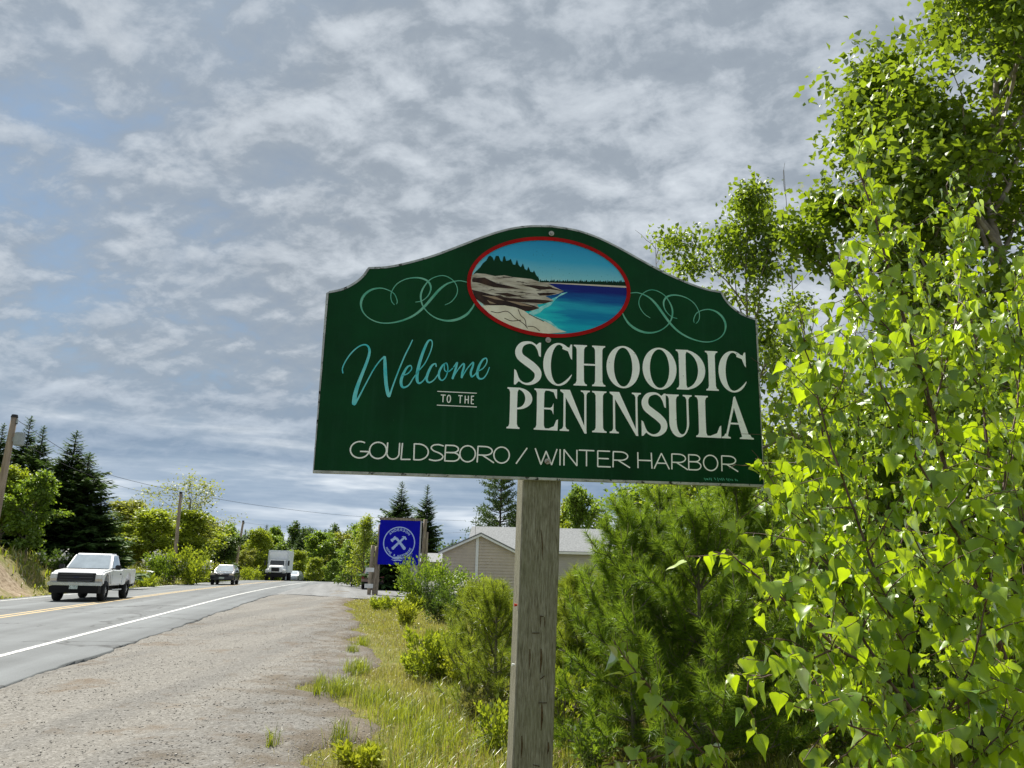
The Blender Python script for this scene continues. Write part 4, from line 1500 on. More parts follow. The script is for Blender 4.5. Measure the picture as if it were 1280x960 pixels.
for s in (1, -1):
    MB().box(2.66, 2.79, s * 0.72, s * 0.985, 0.90, 1.08).build('headlight', M_clear, root, bevel=0.02)
    MB().box(2.64, 2.785, s * 0.72, s * 0.988, 0.80, 0.895).build('turn_signal', M_lamp, root, bevel=0.015)
    MB().box(1.02, 1.16, s * 1.02, s * 1.24, 1.27, 1.46).build('mirror', M_blacktrim, root, bevel=0.03)
    MB().box(1.05, 1.10, s * 0.90, s * 1.05, 1.29, 1.33).build('mirror_arm', M_blacktrim, root)
    MB().box(-0.10, 0.06, s * 1.0, s * 1.025, 1.06, 1.10).build('door_handle', M_blacktrim, root)
    MB().box(-0.30, 1.30, s * 0.88, s * 1.06, 0.42, 0.47).build('running_board', M_chrome, root, bevel=0.015)
    MB().box(2.0, 2.12, s * 1.001, s * 1.012, 1.02, 1.06).build('fender_badge', M_blacktrim, root)
    MB().box(1.30, 1.312, s * 1.0005, s * 1.003, 0.66, 1.26).build('door_seam', M_blacktrim, root)
    MB().box(-0.378, -0.366, s * 1.0005, s * 1.003, 0.66, 1.26).build('door_seam', M_blacktrim, root)
MB().prism([(2.72, 0.62), (2.98, 0.64), (2.98, 0.755), (2.72, 0.78)], 'y', -1.02, 1.02).build('front_bumper', M_chrome, root, bevel=0.03)
MB().prism([(2.45, 0.32), (2.90, 0.34), (2.965, 0.615), (2.45, 0.615)], 'y', -0.93, 0.93).build('air_dam', M_under, root, bevel=0.02)
MB().box(-3.0, -2.84, -0.95, 0.95, 0.52, 0.68).build('rear_bumper', M_chrome, root, bevel=0.03)
MB().box(2.982, 2.992, -0.16, 0.16, 0.50, 0.64).build('licence_plate', M_plate, root)
for x in (1.95, -1.55):
    for s in (1, -1):
        wheel(root, x, s * 0.86, 0.405, 0.27)

# --- dark crossover
p = G(284, 733)
suv_body = [(-2.15, 0.45), (-1.75, 0.36)] + arch(-1.35, 0.40, 0.36)[1:-1] + [(-0.92, 0.36), (0.95, 0.36)] + arch(1.38, 0.40, 0.36)[1:-1] + [(1.80, 0.36), (2.18, 0.42), (2.25, 0.72), (2.15, 0.93), (1.25, 1.06), (-2.1, 1.08), (-2.22, 0.85)]
car_suv = car('crossover_car', 'dark blue-black crossover car with pale windshield coming along the road behind the pickup', 'car', (p[0] - 0.95, p[1] + 2.0, 0.09), HEAD, M_navy, suv_body, ((1.15, 0.30, -1.75, -2.1), 1.62, 0.30), 1.80, 1.05, [(1.38, 0.78), (1.38, -0.78), (-1.35, 0.78), (-1.35, -0.78)], 0.34)
for s in (1, -1):
    MB().box(2.02, 2.215, s * 0.55, s * 0.885, 0.74, 0.92).build('headlight', M_lamp, car_suv, bevel=0.03)
    MB().box(0.72, 0.86, s * 0.90, s * 1.06, 1.06, 1.20).build('mirror', M_blacktrim, car_suv, bevel=0.03)
MB().box(2.2, 2.262, -0.5, 0.5, 0.66, 0.84).build('grille', M_blacktrim, car_suv, bevel=0.01)
MB().box(2.264, 2.272, -0.2, 0.2, 0.50, 0.64).build('licence_plate', M_plate, car_suv)

# --- white box truck
bp = np.array([X(347, 95.5), 95.5])
root = thing('box_truck', 'white box truck with dark lower bumper far down the road', 'truck', (bp[0], bp[1], 0.085 + float(crest(98))), HEAD - 0.05)
MB().box(-4.2, 1.35, -1.2, 1.2, 0.95, 3.55).build('cargo_box', M_boxwhite, root, bevel=0.05)
MB().hexa([(1.45, -1.0, 2.5), (1.45, 1.0, 2.5), (0.6, 1.0, 2.5), (0.6, -1.0, 2.5), (1.40, -1.05, 3.4), (1.40, 1.05, 3.4), (0.6, 1.05, 3.5), (0.6, -1.05, 3.5)]).build('roof_fairing', M_truckwhite, root, bevel=0.05)
cabB = [(2.25, -1.0, 1.1), (2.25, 1.0, 1.1), (1.36, 1.0, 1.1), (1.36, -1.0, 1.1)]
cabT = [(1.95, -0.92, 2.48), (1.95, 0.92, 2.48), (1.36, 0.95, 2.48), (1.36, -0.95, 2.48)]
MB().hexa(cabB + cabT).build('cab', M_truckwhite, root, bevel=0.06)
MB().hexa(pane((cabB[0], cabB[1], cabT[1], cabT[0]), (0.07, 0.07, 0.48, 0.10), 0.008)).build('windshield', M_darkglass, root)
MB().hexa(pane((cabB[1], cabB[2], cabT[2], cabT[1]), (0.15, 0.15, 0.48, 0.10), 0.008)).build('side_window', M_darkglass, root)
MB().hexa(pane((cabB[3], cabB[0], cabT[0], cabT[3]), (0.15, 0.15, 0.48, 0.10), 0.008)).build('side_window', M_darkglass, root)
MB().hexa([(3.35, -0.72, 0.95), (3.35, 0.72, 0.95), (2.2, 0.95, 0.95), (2.2, -0.95, 0.95), (3.28, -0.66, 1.62), (3.28, 0.66, 1.62), (2.2, 0.86, 1.82), (2.2, -0.86, 1.82)]).build('hood', M_truckwhite, root, bevel=0.08, seg=3)
MB().box(3.30, 3.39, -0.45, 0.45, 1.08, 1.52).build('grille', M_blacktrim, root, bevel=0.02)
for s in (1, -1):
    MB().hexa([(3.3, s * 0.74, 0.90), (3.3, s * 1.16, 0.90), (2.3, s * 1.2, 0.90), (2.3, s * 0.74, 0.90), (3.2, s * 0.74, 1.36), (3.2, s * 1.12, 1.30), (2.3, s * 1.15, 1.36), (2.3, s * 0.74, 1.42)]).build('fender', M_truckwhite, root, bevel=0.07, seg=3)
    MB().box(3.22, 3.335, s * 0.80, s * 1.12, 1.00, 1.22).build('headlight', M_clear, root, bevel=0.02)
    MB().box(2.25, 2.35, s * 1.25, s * 1.45, 1.75, 2.35).build('mirror', M_blacktrim, root, bevel=0.02)
    wheel(root, 2.75, s * 1.0, 0.48, 0.30)
    wheel(root, -2.6, s * 0.98, 0.48, 0.45)
MB().box(3.2, 3.5, -1.2, 1.2, 0.42, 0.88).build('front_bumper', M_under, root, bevel=0.04)
MB().box(-4.1, 2.4, -0.6, 0.6, 0.45, 0.93).build('chassis', M_under, root)

# --- silver car behind it
bp = np.array([X(367, 106), 106.0])
c = car('sedan_car', 'small silver car following right behind the box truck', 'car', (bp[0], bp[1], 0.085 + float(crest(108.5))), HEAD - 0.15, M_silver, suv_body, ((1.15, 0.30, -1.5, -2.1), 1.55, 0.30), 1.80, 1.05, [(1.38, 0.78), (1.38, -0.78), (-1.35, 0.78), (-1.35, -0.78)], 0.34)
for s in (1, -1):
    MB().box(2.02, 2.215, s * 0.55, s * 0.885, 0.74, 0.92).build('headlight', M_clear, c, bevel=0.03)

# --- brown car on the side road, seen from behind
p = G(468, 738)
c = car('hatchback_car', 'brown car seen from behind on the side road beside the blue sign', 'car', (p[0] - 0.35, p[1] + 1.5, 0.08), math.radians(97), M_bronze, suv_body, ((1.15, 0.30, -1.75, -2.12), 1.64, 0.28), 1.78, 1.05, [(1.38, 0.78), (1.38, -0.78), (-1.35, 0.78), (-1.35, -0.78)], 0.34, rear=True)
for s in (1, -1):
    MB().box(-2.20, -2.0, s * 0.62, s * 0.885, 0.80, 1.02).build('tail_light', M_tail, c, bevel=0.03)
MB().box(-2.26, -2.2, -0.22, 0.22, 0.72, 0.86).build('licence_plate', M_plate, c)
MB().box(-2.24, -2.0, -0.86, 0.86, 0.40, 0.58).build('rear_bumper', M_blacktrim, c, bevel=0.04)

# ------------------------------------------------------------------ house
HY = 56.0
hx_ = X(601, HY, 3)
house = thing('house', 'single-storey beige clapboard house with pale grey roof behind the shrubs', 'house', (hx_, HY, 0), math.radians(-3))
M_siding = pbr('beige_clapboard', (0.52, 0.455, 0.375), 0.7, var=0.06, scale=2)
M_sidewhite = pbr('white_clapboard', (0.50, 0.475, 0.43), 0.7, var=0.05, scale=2)
M_trim = pbr('white_house_trim', (0.78, 0.79, 0.78), 0.5, var=0.04, scale=4)
M_roof = pbr('pale_grey_shingles', (0.20, 0.212, 0.218), 0.9, var=0.25, scale=9, bump=0.4, bscale=12)


def boards(mb, x0f, x1f, z0, z1, y, step=0.14, axis='x'):
    z = z0
    while z < z1 - 0.01:
        zz = min(z + step, z1)
        a0, a1, b0, b1 = x0f(z), x1f(z), x0f(zz), x1f(zz)
        if a1 - a0 > 0.05:
            if axis == 'x':
                mb.add([(a0, y - 0.045, z), (a1, y - 0.045, z), (b1, y - 0.004, zz), (b0, y - 0.004, zz), (a0, y + 0.03, z), (a1, y + 0.03, z)], [(0, 1, 2, 3), (0, 4, 5, 1)])
            else:
                mb.add([(y - 0.022, a0, z), (y - 0.022, a1, z), (y - 0.004, b1, zz), (y - 0.004, b0, zz), (y + 0.03, a0, z), (y + 0.03, a1, z)], [(0, 1, 2, 3), (0, 4, 5, 1)])
        z = zz


HWW, EV, PK = 2.75, 3.05, 4.32
gl_ = lambda z: -HWW if z < EV else -HWW * (PK - z) / (PK - EV)
gr_ = lambda z: -gl_(z)
mb = MB(); boards(mb, gl_, gr_, 0.3, PK - 0.02, 0.0, 0.21); mb.build('gable_wall', M_siding, house)
mb = MB(); boards(mb, lambda z: 0.0, lambda z: 6.0, 0.3, EV, -HWW, axis='y'); mb.build('side_wall', M_siding, house)
MB().box(-HWW + 0.03, HWW - 0.03, 0.04, 6.0, 0, 3.02).build('wing_core', M_siding, house)
MB().box(-HWW, HWW, -0.03, 6.0, -0.5, 0.3).build('foundation', pbr('grey_concrete', (0.35, 0.35, 0.34), 0.9), house)
MB().box(-0.36, -0.16, -0.08, -0.047, 0.3, 4.15).build('corner_board', M_trim, house)
for s in (1, -1):
    e = np.array([s * (HWW + 0.30), EV - 0.14]); pk = np.array([0.0, PK])
    MB().prism([tuple(e), (pk[0], pk[1]), (pk[0], pk[1] + 0.10), (e[0] + s * 0.02, e[1] + 0.10)], 'y', -0.35, 7.2).build('roof_plane', M_roof, house)
    MB().prism([(e[0], e[1] - 0.15), (0, PK - 0.16), (0, PK - 0.004), (e[0], e[1] - 0.004)], 'y', -0.33, -0.29).build('rake_board', M_trim, house)
mb = MB(); boards(mb, lambda z: -1.3, lambda z: 13.0, 0.3, 3.35, 5.6); mb.build('rear_block_wall', M_sidewhite, house)
MB().box(-1.3, 13, 5.65, 12, -0.3, 3.3).build('rear_block_core', M_sidewhite, house)
MB().prism([(5.15, 3.30), (8.8, 5.25), (8.8, 5.37), (5.10, 3.40)], 'x', -1.6, 13.3).build('rear_roof_plane', M_roof, house)
MB().prism([(12.45, 3.30), (8.8, 5.25), (8.8, 5.37), (12.5, 3.40)], 'x', -1.6, 13.3).build('rear_roof_plane', M_roof, house)
MB().box(-1.6, 13.3, 5.10, 5.16, 3.18, 3.36).build('fascia', M_trim, house)
MB().box(-5.6, -HWW - 0.35, 3.0, 7.0, 0, 2.3).build('porch', M_sidewhite, house)
MB().prism([(2.6, 2.30), (5, 3.0), (7.4, 2.30)], 'x', -5.9, -HWW - 0.31).build('porch_roof', M_roof, house)
MB().cyl((-1.0, 5.8), 0.018, 'z', 3.2, 5.9, 6).build('vent_pipe', M_bolt, house)

# ------------------------------------------------------------------ blue shop sign
BY = 50.0
bx = X(498.5, BY, 3)
def bz(py, px=498):
    return P(px, py, BY)[2]
bs = thing('shop_sign', 'square royal blue sign with a white ring, crossed axe and hammer on timber pilings', 'sign', (bx, BY, 0), math.radians(4))
M_blue = pbr('royal_blue_sign_face', (0.004, 0.006, 0.40), 0.6, var=0.08, scale=2, spec=0.08)
M_pale = pbr('pale_blue_white_print', (0.42, 0.55, 0.90), 0.5, scale=10)
M_timber = pbr('grey_brown_piling', (0.16, 0.12, 0.085), 0.9, scale=2.5, stretch=(6, 6, 0.7), col2=(0.36, 0.31, 0.24), bump=0.4, bscale=8)
u = BY / FPX
wz0, wz1 = bz(706), bz(650.5)
hw = 24.6 * u
MB().box(-hw, hw, 0, 0.10, wz0, wz1).build('panel', M_blue, bs, bevel=0.01)
MB().box(-hw - 0.05, hw + 0.06, -0.02, 0.12, wz1 + 0.002, wz1 + 0.16).build('top_rail', M_timber, bs, bevel=0.02)
MB().box(hw + 0.003, hw + 0.10, -0.03, 0.13, wz0, wz1).build('side_rail', pbr('pale_side_rail', (0.42, 0.42, 0.45), 0.7), bs, bevel=0.01)
for (xl, xr, top) in ((469.2, 473.6, 656), (467.0, 471.8, 683.5), (461.6, 466.4, 682.5), (523.6, 528.0, 648), (528.3, 531.6, 664)):
    xc, rr, zt = (xl + xr) / 2, (xr - xl) / 2 * u, bz(top)
    lx = (xc + 2.5 - 498.5) * u
    zz = np.linspace(-0.3, zt, 9)
    rr_ = rr * (1 + 0.05 * np.sin(zz * 2.1 + xc))
    pts = np.stack([lx + 0.03 * np.sin(zz * 0.7 + xc), np.full(9, 0.22 if xc > 467 else 0.05), zz], 1)
    V, F = tubes([(pts, rr_)], 10)
    F = [tuple(q) for q in F] + [tuple(range(80, 90))]
    pymesh('piling', V, F, M_timber, bs, smooth=True)
for py, xo in ((713, 466), (733, 466)):
    z = bz(py)
    MB().box((xo - 498.5) * u - 0.28, (xo - 498.5) * u + 0.26, -0.26, -0.235, z - 0.14, z + 0.12).build('placard', pbr('white_placard', (0.72, 0.72, 0.70), 0.5), bs)
zc_ = bz(678.5)
R0 = 19.4 * u


class Face(Flat):
    pass


f = Flat(-0.004)
A = [(R0 * math.cos(a), zc_ + R0 * math.sin(a)) for a in np.linspace(0, 2 * math.pi, 64)]
Bq = [((R0 - 0.065) * math.cos(a), zc_ + (R0 - 0.065) * math.sin(a)) for a in np.linspace(0, 2 * math.pi, 64)]
f.strip(A, Bq)
f.build('ring', M_pale, bs)
q13 = lambda x, y: ((450 + x / 13.333 - 498.5) * u, bz(640 + y / 13.333))
f = Flat(-0.004)
f.ribbon([q13(740, 612), q13(700, 560), q13(600, 440)], [0.20, 0.17, 0.14], 4)
f.poly([q13(505, 460), q13(540, 440), q13(570, 400), q13(600, 425), q13(590, 460), q13(555, 475), q13(545, 505), q13(515, 490)])
f.build('axe_emblem', M_pale, bs)
f = Flat(-0.0046)
f.ribbon([q13(545, 615), q13(590, 565), q13(725, 425)], [0.18, 0.15, 0.13], 4)
f.poly([q13(680, 410), q13(710, 398), q13(745, 405), q13(772, 455), q13(745, 462), q13(730, 435), q13(700, 415)])
f.build('hammer_emblem', M_pale, bs)


def arc_text(f, text, rad, a_mid, step, h, w, sw, flip):
    n = len(text)
    for i, ch in enumerate(text):
        if ch == ' ':
            continue
        a = math.radians(a_mid + ((n - 1) / 2 - i) * step * (1 if not flip else -1))
        er = np.array([math.cos(a), math.sin(a)])
        et = np.array([math.sin(a), -math.cos(a)])
        if flip:
            up, rt = -er, -et
        else:
            up, rt = er, et
        for pl in ST[ch]:
            q = [er * rad + rt * (x - 0.5) * w + up * (y - 0.5) * h for x, y in pl]
            q = [(p_[0], zc_ + p_[1]) for p_ in q]
            for p0, p1 in zip(q[:-1], q[1:]):
                f.ribbon([p0, p1], sw, 1)


f = Flat(-0.004)
arc_text(f, 'ANDERSON', 0.83, 90, 13.0, 0.135, 0.115, 0.034, False)
f.build('arched_lettering', M_pale, bs, 'arched capitals ANDERSON')
for word in ('HOME           ', '     &         ', '       HARDWARE'):
    f = Flat(-0.004)
    arc_text(f, word, 0.83, 270, 9.2, 0.12, 0.085, 0.030, True)
    f.build('curved_lettering', M_pale, bs)
f = Flat(-0.0052)
f.poly([q13(545, 775), q13(590, 750), q13(640, 742), q13(690, 750), q13(720, 772), q13(680, 785), q13(590, 785)])
f.poly([q13(525, 793), q13(570, 800), q13(630, 792), q13(690, 798), q13(725, 792), q13(690, 818), q13(640, 808), q13(590, 820)])
f.build('ribbon_emblem', M_pale, bs)

# ------------------------------------------------------------------ utility poles and wires
M_pole = pbr('weathered_pole_wood', (0.20, 0.15, 0.11), 0.9, scale=1.5, stretch=(5, 5, 0.4), col2=(0.40, 0.32, 0.25))
M_can = pbr('grey_transformer_paint', (0.30, 0.33, 0.35), 0.45, scale=5)
M_wire = pbr('dark_cable', (0.03, 0.03, 0.035), 0.6, scale=5)
POLES = {}


def pole(px, top_py, Y, r, label, lean=0.0, can=False, arm=False, mat=None):
    z_top = P(px, top_py, Y)[2]
    x_top = P(px, top_py, Y)[0]
    x0 = x_top - lean
    zb_ = tz(x0, Y)
    root = thing('utility_pole', label, 'utility pole', (x0, Y, zb_), 0, 'utility poles along the road')
    H = z_top - zb_
    zz = np.linspace(-0.4, H, 8)
    V, F = tubes([(np.stack([lean * zz / H, 0 * zz, zz], 1), r * (1.15 - 0.35 * zz / H))], 12)
    pymesh('shaft', V, [tuple(q) for q in F] + [tuple(range(84, 96))], mat or M_pole, root, smooth=True)
    MB().cyl((lean, 0), r * 0.95, 'z', H + 0.003, H + 0.14, 12, r2=r * 0.75).build('cap', M_blacktrim, root)
    if can:
        zc2 = H - 1.35
        MB().cyl((lean + r + 0.26, 0), 0.23, 'z', zc2, zc2 + 0.62, 18).build('transformer', M_can, root, bevel=0.03)
        MB().box(lean + r * 0.5, lean + r + 0.1, -0.05, 0.05, zc2 + 0.2, zc2 + 0.4).build('bracket', M_can, root)
    MB().cyl((lean + 0.16, 0), 0.05, 'z', H - 0.28, H - 0.06, 10, r2=0.035).build('insulator', M_can, root)
    MB().box(lean - 0.02, lean + 0.2, -0.02, 0.02, H - 0.32, H - 0.285).build('insulator_pin', M_blacktrim, root)
    POLES[px] = np.array([x_top + 0.16, Y, z_top - 0.12])
    return root


pole(18, 522, 36.0, 0.17, 'tall utility pole with grey transformer at the left edge of the photo', can=True)
pole(226, 617, 66.0, 0.15, 'bare utility pole standing in the meadow in front of pale green trees', lean=-0.3)
pole(304, 652, 98.0, 0.16, 'leaning utility pole behind the dark crossover car', lean=0.35)
pole(365, 685, 125.0, 0.14, 'thin pale utility pole beside the box truck', mat=pbr('pale_pole_wood', (0.42, 0.40, 0.36), 0.9))


def wire(name_label, a, b, sag, r=0.012):
    t = np.linspace(0, 1, 24)[:, None]
    p = a * (1 - t) + b * t
    p[:, 2] -= sag * 4 * t[:, 0] * (1 - t[:, 0])
    V, F = tubes([(p, np.full(24, r))], 5)
    o = fastmesh('power_line', V, F, M_wire)
    tag(o, name_label, 'power line', 'power lines')
    return o


_w = catmull([POLES[18], P(77, 561, 41.0), P(129, 591, 46.0), P(240, 617.5, 57.0), P(340, 634, 68.0), P(455, 646, 82.0), P(580, 651, 100.0)], 6)
V, F = tubes([(_w, np.full(len(_w), 0.013))], 5)
tag(fastmesh('power_line', V, F, M_wire), 'upper sagging power line from the transformer pole across the road to the right', 'power line', 'power lines')
wire('power line between the transformer pole and the bare meadow pole', POLES[18] + np.array([0, 0, -0.9]), POLES[226] + np.array([0, 0, -0.1]), 0.7, 0.010)
wire('power line between the meadow pole and the leaning pole', POLES[226], POLES[304], 0.8, 0.011)
wire('lowest thin power line running right from the leaning pole', POLES[304], P(600, 664, 110.0), 0.8, 0.012)

# mailbox and covered trailer
p = G(434, 729.5)
mb_ = thing('mailbox', 'dark mailbox on a post at the far corner of the side road', 'mailbox', (p[0], 82, 0.0))
mb_.location = (X(434, 82, 0.8), 82, 0.0)
MB().box(-0.07, 0.07, -0.07, 0.07, -0.2, 0.85).build('post', M_timber, mb_)
MB().prism([(-0.17, 0.855), (0.17, 0.855), (0.17, 1.05), (0.10, 1.16), (-0.10, 1.16), (-0.17, 1.05)], 'y', -0.3, 0.3).build('box', M_blacktrim, mb_)
tx = X(190, 64, 2.0)
tr = thing('covered_trailer', 'low white-covered trailer half hidden by weeds in the meadow', 'trailer', (tx, 64, tz(tx, 64)), math.radians(5))
MB().prism([(-0.75, 0.42), (0.75, 0.42), (0.70, 0.62), (0.45, 0.74), (-0.45, 0.76), (-0.72, 0.62)], 'y', -1.4, 1.4).build('cover', M_boxwhite, tr, bevel=0.05)
MB().box(-0.65, 0.65, -1.2, 1.2, 0.2, 0.415).build('chassis', M_under, tr)
for s in (1, -1):
    wheel(tr, s * 0.5, -0.9, 0.2, 0.12)
# ------------------------------------------------------------------ vegetation builders
def unit(a):
    return a / (np.linalg.norm(a, axis=-1, keepdims=True) + 1e-9)


def kites(C, D, Nn, L, W, fold=0.25, wide=0.42):
    """leaf-shaped quads: base C, along D, facing Nn"""
    D = unit(D)
    S = unit(np.cross(D, Nn))
    Nn = np.cross(S, D)
    L = np.asarray(L)[:, None]; W = np.asarray(W)[:, None]
    mid = C + D * L * wide
    up = Nn * W * fold
    V = np.stack([C, mid + S * W / 2 + up, C + D * L, mid - S * W / 2 + up], 1).reshape(-1, 3)
    n = len(C)
    F = np.arange(n * 4).reshape(n, 4)
    return V, F


def rand_unit(r, n):
    return unit(r.normal(size=(n, 3)))


def limb(r, p0, d0, length, k=6, up=0.25, wob=0.18):
    pts = [np.array(p0, float)]
    d = unit(np.array(d0, float))
    for _ in range(k - 1):
        d = unit(d + r.normal(size=3) * wob + np.array([0, 0, up / k]))
        pts.append(pts[-1] + d * length / (k - 1))
    return np.array(pts)


def broadleaf_data(seed, H, R, cb=0.3, nl=14, n_leaf=4000, leaf=0.3, sub=5, rt=None, sig=0.11, shape='oval', droop=0.25, lean=(0, 0), nside=6, aspect=0.75):
    r = np.random.default_rng(seed)
    rt = rt or 0.012 * H + 0.03
    zz = np.linspace(0, 0.93 * H, 9)
    wob = np.cumsum(r.normal(size=(9, 2)) * 0.012 * H, 0)
    wob -= wob[0]
    trunk = np.stack([wob[:, 0] + lean[0] * zz / H, wob[:, 1] + lean[1] * zz / H, zz], 1)
    lines = [(trunk, rt * (1.0 - 0.88 * zz / zz[-1]) + 0.004)]
    cl, cw = [], []
    for i in range(nl):
        t = cb + (0.97 - cb) * (i + 0.5 * r.random()) / nl
        z = t * H * 0.93
        p0 = np.array([np.interp(z, zz, trunk[:, 0]), np.interp(z, zz, trunk[:, 1]), z])
        q = (t - cb) / (1 - cb)
        pr = {'oval': math.sin(math.pi * min(1, 0.16 + 0.84 * q)) ** 0.6, 'round': math.sqrt(max(0.06, 1 - (2 * q - 1) ** 2)), 'cone': 1.05 - 0.9 * q, 'vase': 0.35 + 0.75 * math.sin(math.pi * (0.1 + 0.75 * q))}[shape]
        az = i * 2.399 + r.normal() * 0.3
        el = math.radians(18 + 45 * q + r.normal() * 8)
        d = np.array([math.cos(az) * math.cos(el), math.sin(az) * math.cos(el), math.sin(el)])
        ln = R * pr * (0.8 + 0.4 * r.random())
        lb = limb(r, p0, d, ln, 6, 0.5)
        r0 = rt * (1 - 0.85 * t) * 0.6 + 0.004
        lines.append((lb, np.linspace(r0, 0.2 * r0 + 0.002, 6)))
        for j in range(sub):
            k = r.integers(2, 6)
            f = r.random()
            b0 = lb[k - 1] * (1 - f) + lb[k] * f
            dd = unit(unit(lb[k] - lb[k - 1]) + r.normal(size=3) * 0.75 + np.array([0, 0, -0.1]))
            sb = limb(r, b0, dd, ln * (0.25 + 0.3 * r.random()), 4, 0.1, 0.25)
            lines.append((sb, np.linspace(r0 * 0.35 + 0.002, 0.0025, 4)))
            cl += [sb[1], sb[2], sb[3]]; cw += [0.8, 1.1, 1.2]
        cl += [lb[4], lb[5]]; cw += [0.8, 1.2]
    cl = np.array(cl); cw = np.array(cw)
    idx = r.choice(len(cl), n_leaf, p=cw / cw.sum())
    C = cl[idx] + r.normal(size=(n_leaf, 3)) * (sig * R) * np.array([1, 1, 0.75])
    ctr = np.array([trunk[:, 0].mean(), trunk[:, 1].mean(), H * (cb + 0.35 * (1 - cb))])
    out = unit(C - ctr)
    D = unit(out * 0.5 + rand_unit(r, n_leaf) * 0.8 + np.array([0, 0, -droop]))
    Nn = unit(rand_unit(r, n_leaf) + np.array([0, 0, 0.9]) + out * 0.4)
    s = leaf * (0.65 + 0.7 * r.random(n_leaf))
    LV, LF = kites(C, D, Nn, s, s * aspect)
    TV, TF = tubes(lines, nside)
    return (TV, TF), (LV, LF)


M_bark = pbr('grey_brown_bark', (0.10, 0.085, 0.065), 0.9, scale=6, col2=(0.22, 0.19, 0.15))
M_birchbark = pbr('pale_birch_bark', (0.16, 0.13, 0.11), 0.8, scale=8, col2=(0.36, 0.32, 0.28))
M_darkbark = pbr('dark_conifer_bark', (0.045, 0.035, 0.027), 0.95, scale=6)

LF_ = {
    'mid': leaf_mat('mid_green_leaves', (0.070, 0.140, 0.016), (0.185, 0.280, 0.028), (0.34, 0.50, 0.030), 0.45, patch=0.35),
    'lime': leaf_mat('lime_green_leaves', (0.130, 0.200, 0.014), (0.310, 0.380, 0.030), (0.52, 0.62, 0.030), 0.45, patch=0.35),
    'deep': leaf_mat('deep_green_leaves', (0.030, 0.070, 0.016), (0.090, 0.150, 0.028), (0.16, 0.26, 0.025), 0.40, patch=0.35),
    'olive': leaf_mat('olive_leaves', (0.13, 0.170, 0.020), (0.300, 0.320, 0.045), (0.46, 0.50, 0.05), 0.45, patch=0.35),
    'fresh': leaf_mat('fresh_birch_leaves', (0.095, 0.175, 0.012), (0.260, 0.350, 0.020), (0.50, 0.62, 0.025), 0.50, gloss=0.07, patch=0.9),
}
LF_['birch'] = leaf_mat('tall_birch_leaves', (0.055, 0.120, 0.010), (0.180, 0.270, 0.018), (0.34, 0.47, 0.020), 0.48, gloss=0.06, patch=0.9)
M_spruce = leaf_mat('dark_spruce_needles', (0.030, 0.075, 0.024), (0.115, 0.190, 0.045), (0.13, 0.22, 0.04), 0.30, gloss=0.03, patch=0.5)
M_pinefar = leaf_mat('far_pine_needles', (0.030, 0.070, 0.022), (0.105, 0.170, 0.040), (0.12, 0.19, 0.03), 0.3, gloss=0.03, patch=0.5)


def tree_obj(name, label, cat, loc, data, leafm, bark, group=None, rz=0.0, scale=1.0, trunk='trunk', crown='crown'):
    root = thing(name, label, cat, loc, rz, group)
    root.scale = (scale, scale, scale) if not hasattr(scale, '__len__') else scale
    link_mesh(trunk, data[0], None, root)
    link_mesh(crown, data[1], None, root)
    return root


def tree_data(name, D, bark, leafm):
    (tv, tf), (lv, lf) = D
    a = fast_data(name + '_trunk', tv, tf); a.materials.append(bark)
    a.polygons.foreach_set('use_smooth', np.ones(len(a.polygons), bool))
    b = fast_data(name + '_crown', lv, lf); b.materials.append(leafm)
    return a, b


def spruce_data(seed, H, R, n_wh=34, base=0.06, per=7, fine=1.0):
    r = np.random.default_rng(seed)
    lines = [(np.stack([np.zeros(6), np.zeros(6), np.linspace(0, H, 6)], 1), np.linspace(0.014 * H + 0.03, 0.012, 6))]
    C, D, Nn, L, W = [], [], [], [], []
    for i in range(n_wh):
        t = base + (1 - base) * (i / n_wh) ** 0.9
        z = t * H
        rad = R * (1 - t) ** 0.85 * (0.75 + 0.5 * r.random()) + 0.10
        nb = per if t < 0.85 else 4
        a0 = r.random() * 6.28
        for j in range(nb):
            az = a0 + 6.283 * j / nb + r.normal() * 0.25
            ln = rad * (0.65 + 0.55 * r.random())
            slope = -0.32 + 0.75 * t + r.normal() * 0.08
            d = np.array([math.cos(az), math.sin(az), slope])
            side = np.array([-math.sin(az), math.cos(az), 0])
            npt = max(4, int(9 * ln / R * 2 * fine))
            p0 = np.array([0, 0, z + r.normal() * 0.06])
            end = p0 + d * ln + np.array([0, 0, 0.12 * ln])
            lines.append((np.array([p0, p0 + d * ln * 0.5, end]), np.array([0.012, 0.008, 0.004]) * (0.5 + H / 10)))
            for q in range(npt):
                f = (q + 0.6 + 0.4 * r.random()) / npt
                c = p0 + d * ln * f + np.array([0, 0, 0.12 * ln * f * f])
                sl = ln * (0.16 + 0.34 * (1 - f)) + 0.06
                for s in (1, -1):
                    dd = unit(d * 0.75 + side * s * (0.8 + 0.2 * r.normal()) + np.array([0, 0, -0.28 + 0.15 * r.normal()]))
                    C.append(c); D.append(dd); Nn.append((r.normal() * 0.25, r.normal() * 0.25, 1)); L.append(sl); W.append(sl * 0.46)
                C.append(c); D.append(unit(d + np.array([0, 0, 0.15]))); Nn.append((r.normal() * 0.4, r.normal() * 0.4, 1)); L.append(sl * 0.9); W.append(sl * 0.30)
            # hanging tips
    for i in range(14):
        z = H * (0.93 + 0.07 * i / 14)
        az = i * 2.4
        C.append((0, 0, z)); D.append((math.cos(az) * 0.6, math.sin(az) * 0.6, 0.8)); Nn.append((0, 0, 1)); L.append(0.03 * H * (1.3 - i / 14)); W.append(0.008 * H)
    LV, LFc = kites(np.array(C, float), np.array(D, float), np.array(Nn, float), np.array(L), np.array(W), 0.1)
    return tubes(lines, 5), (LV, LFc)


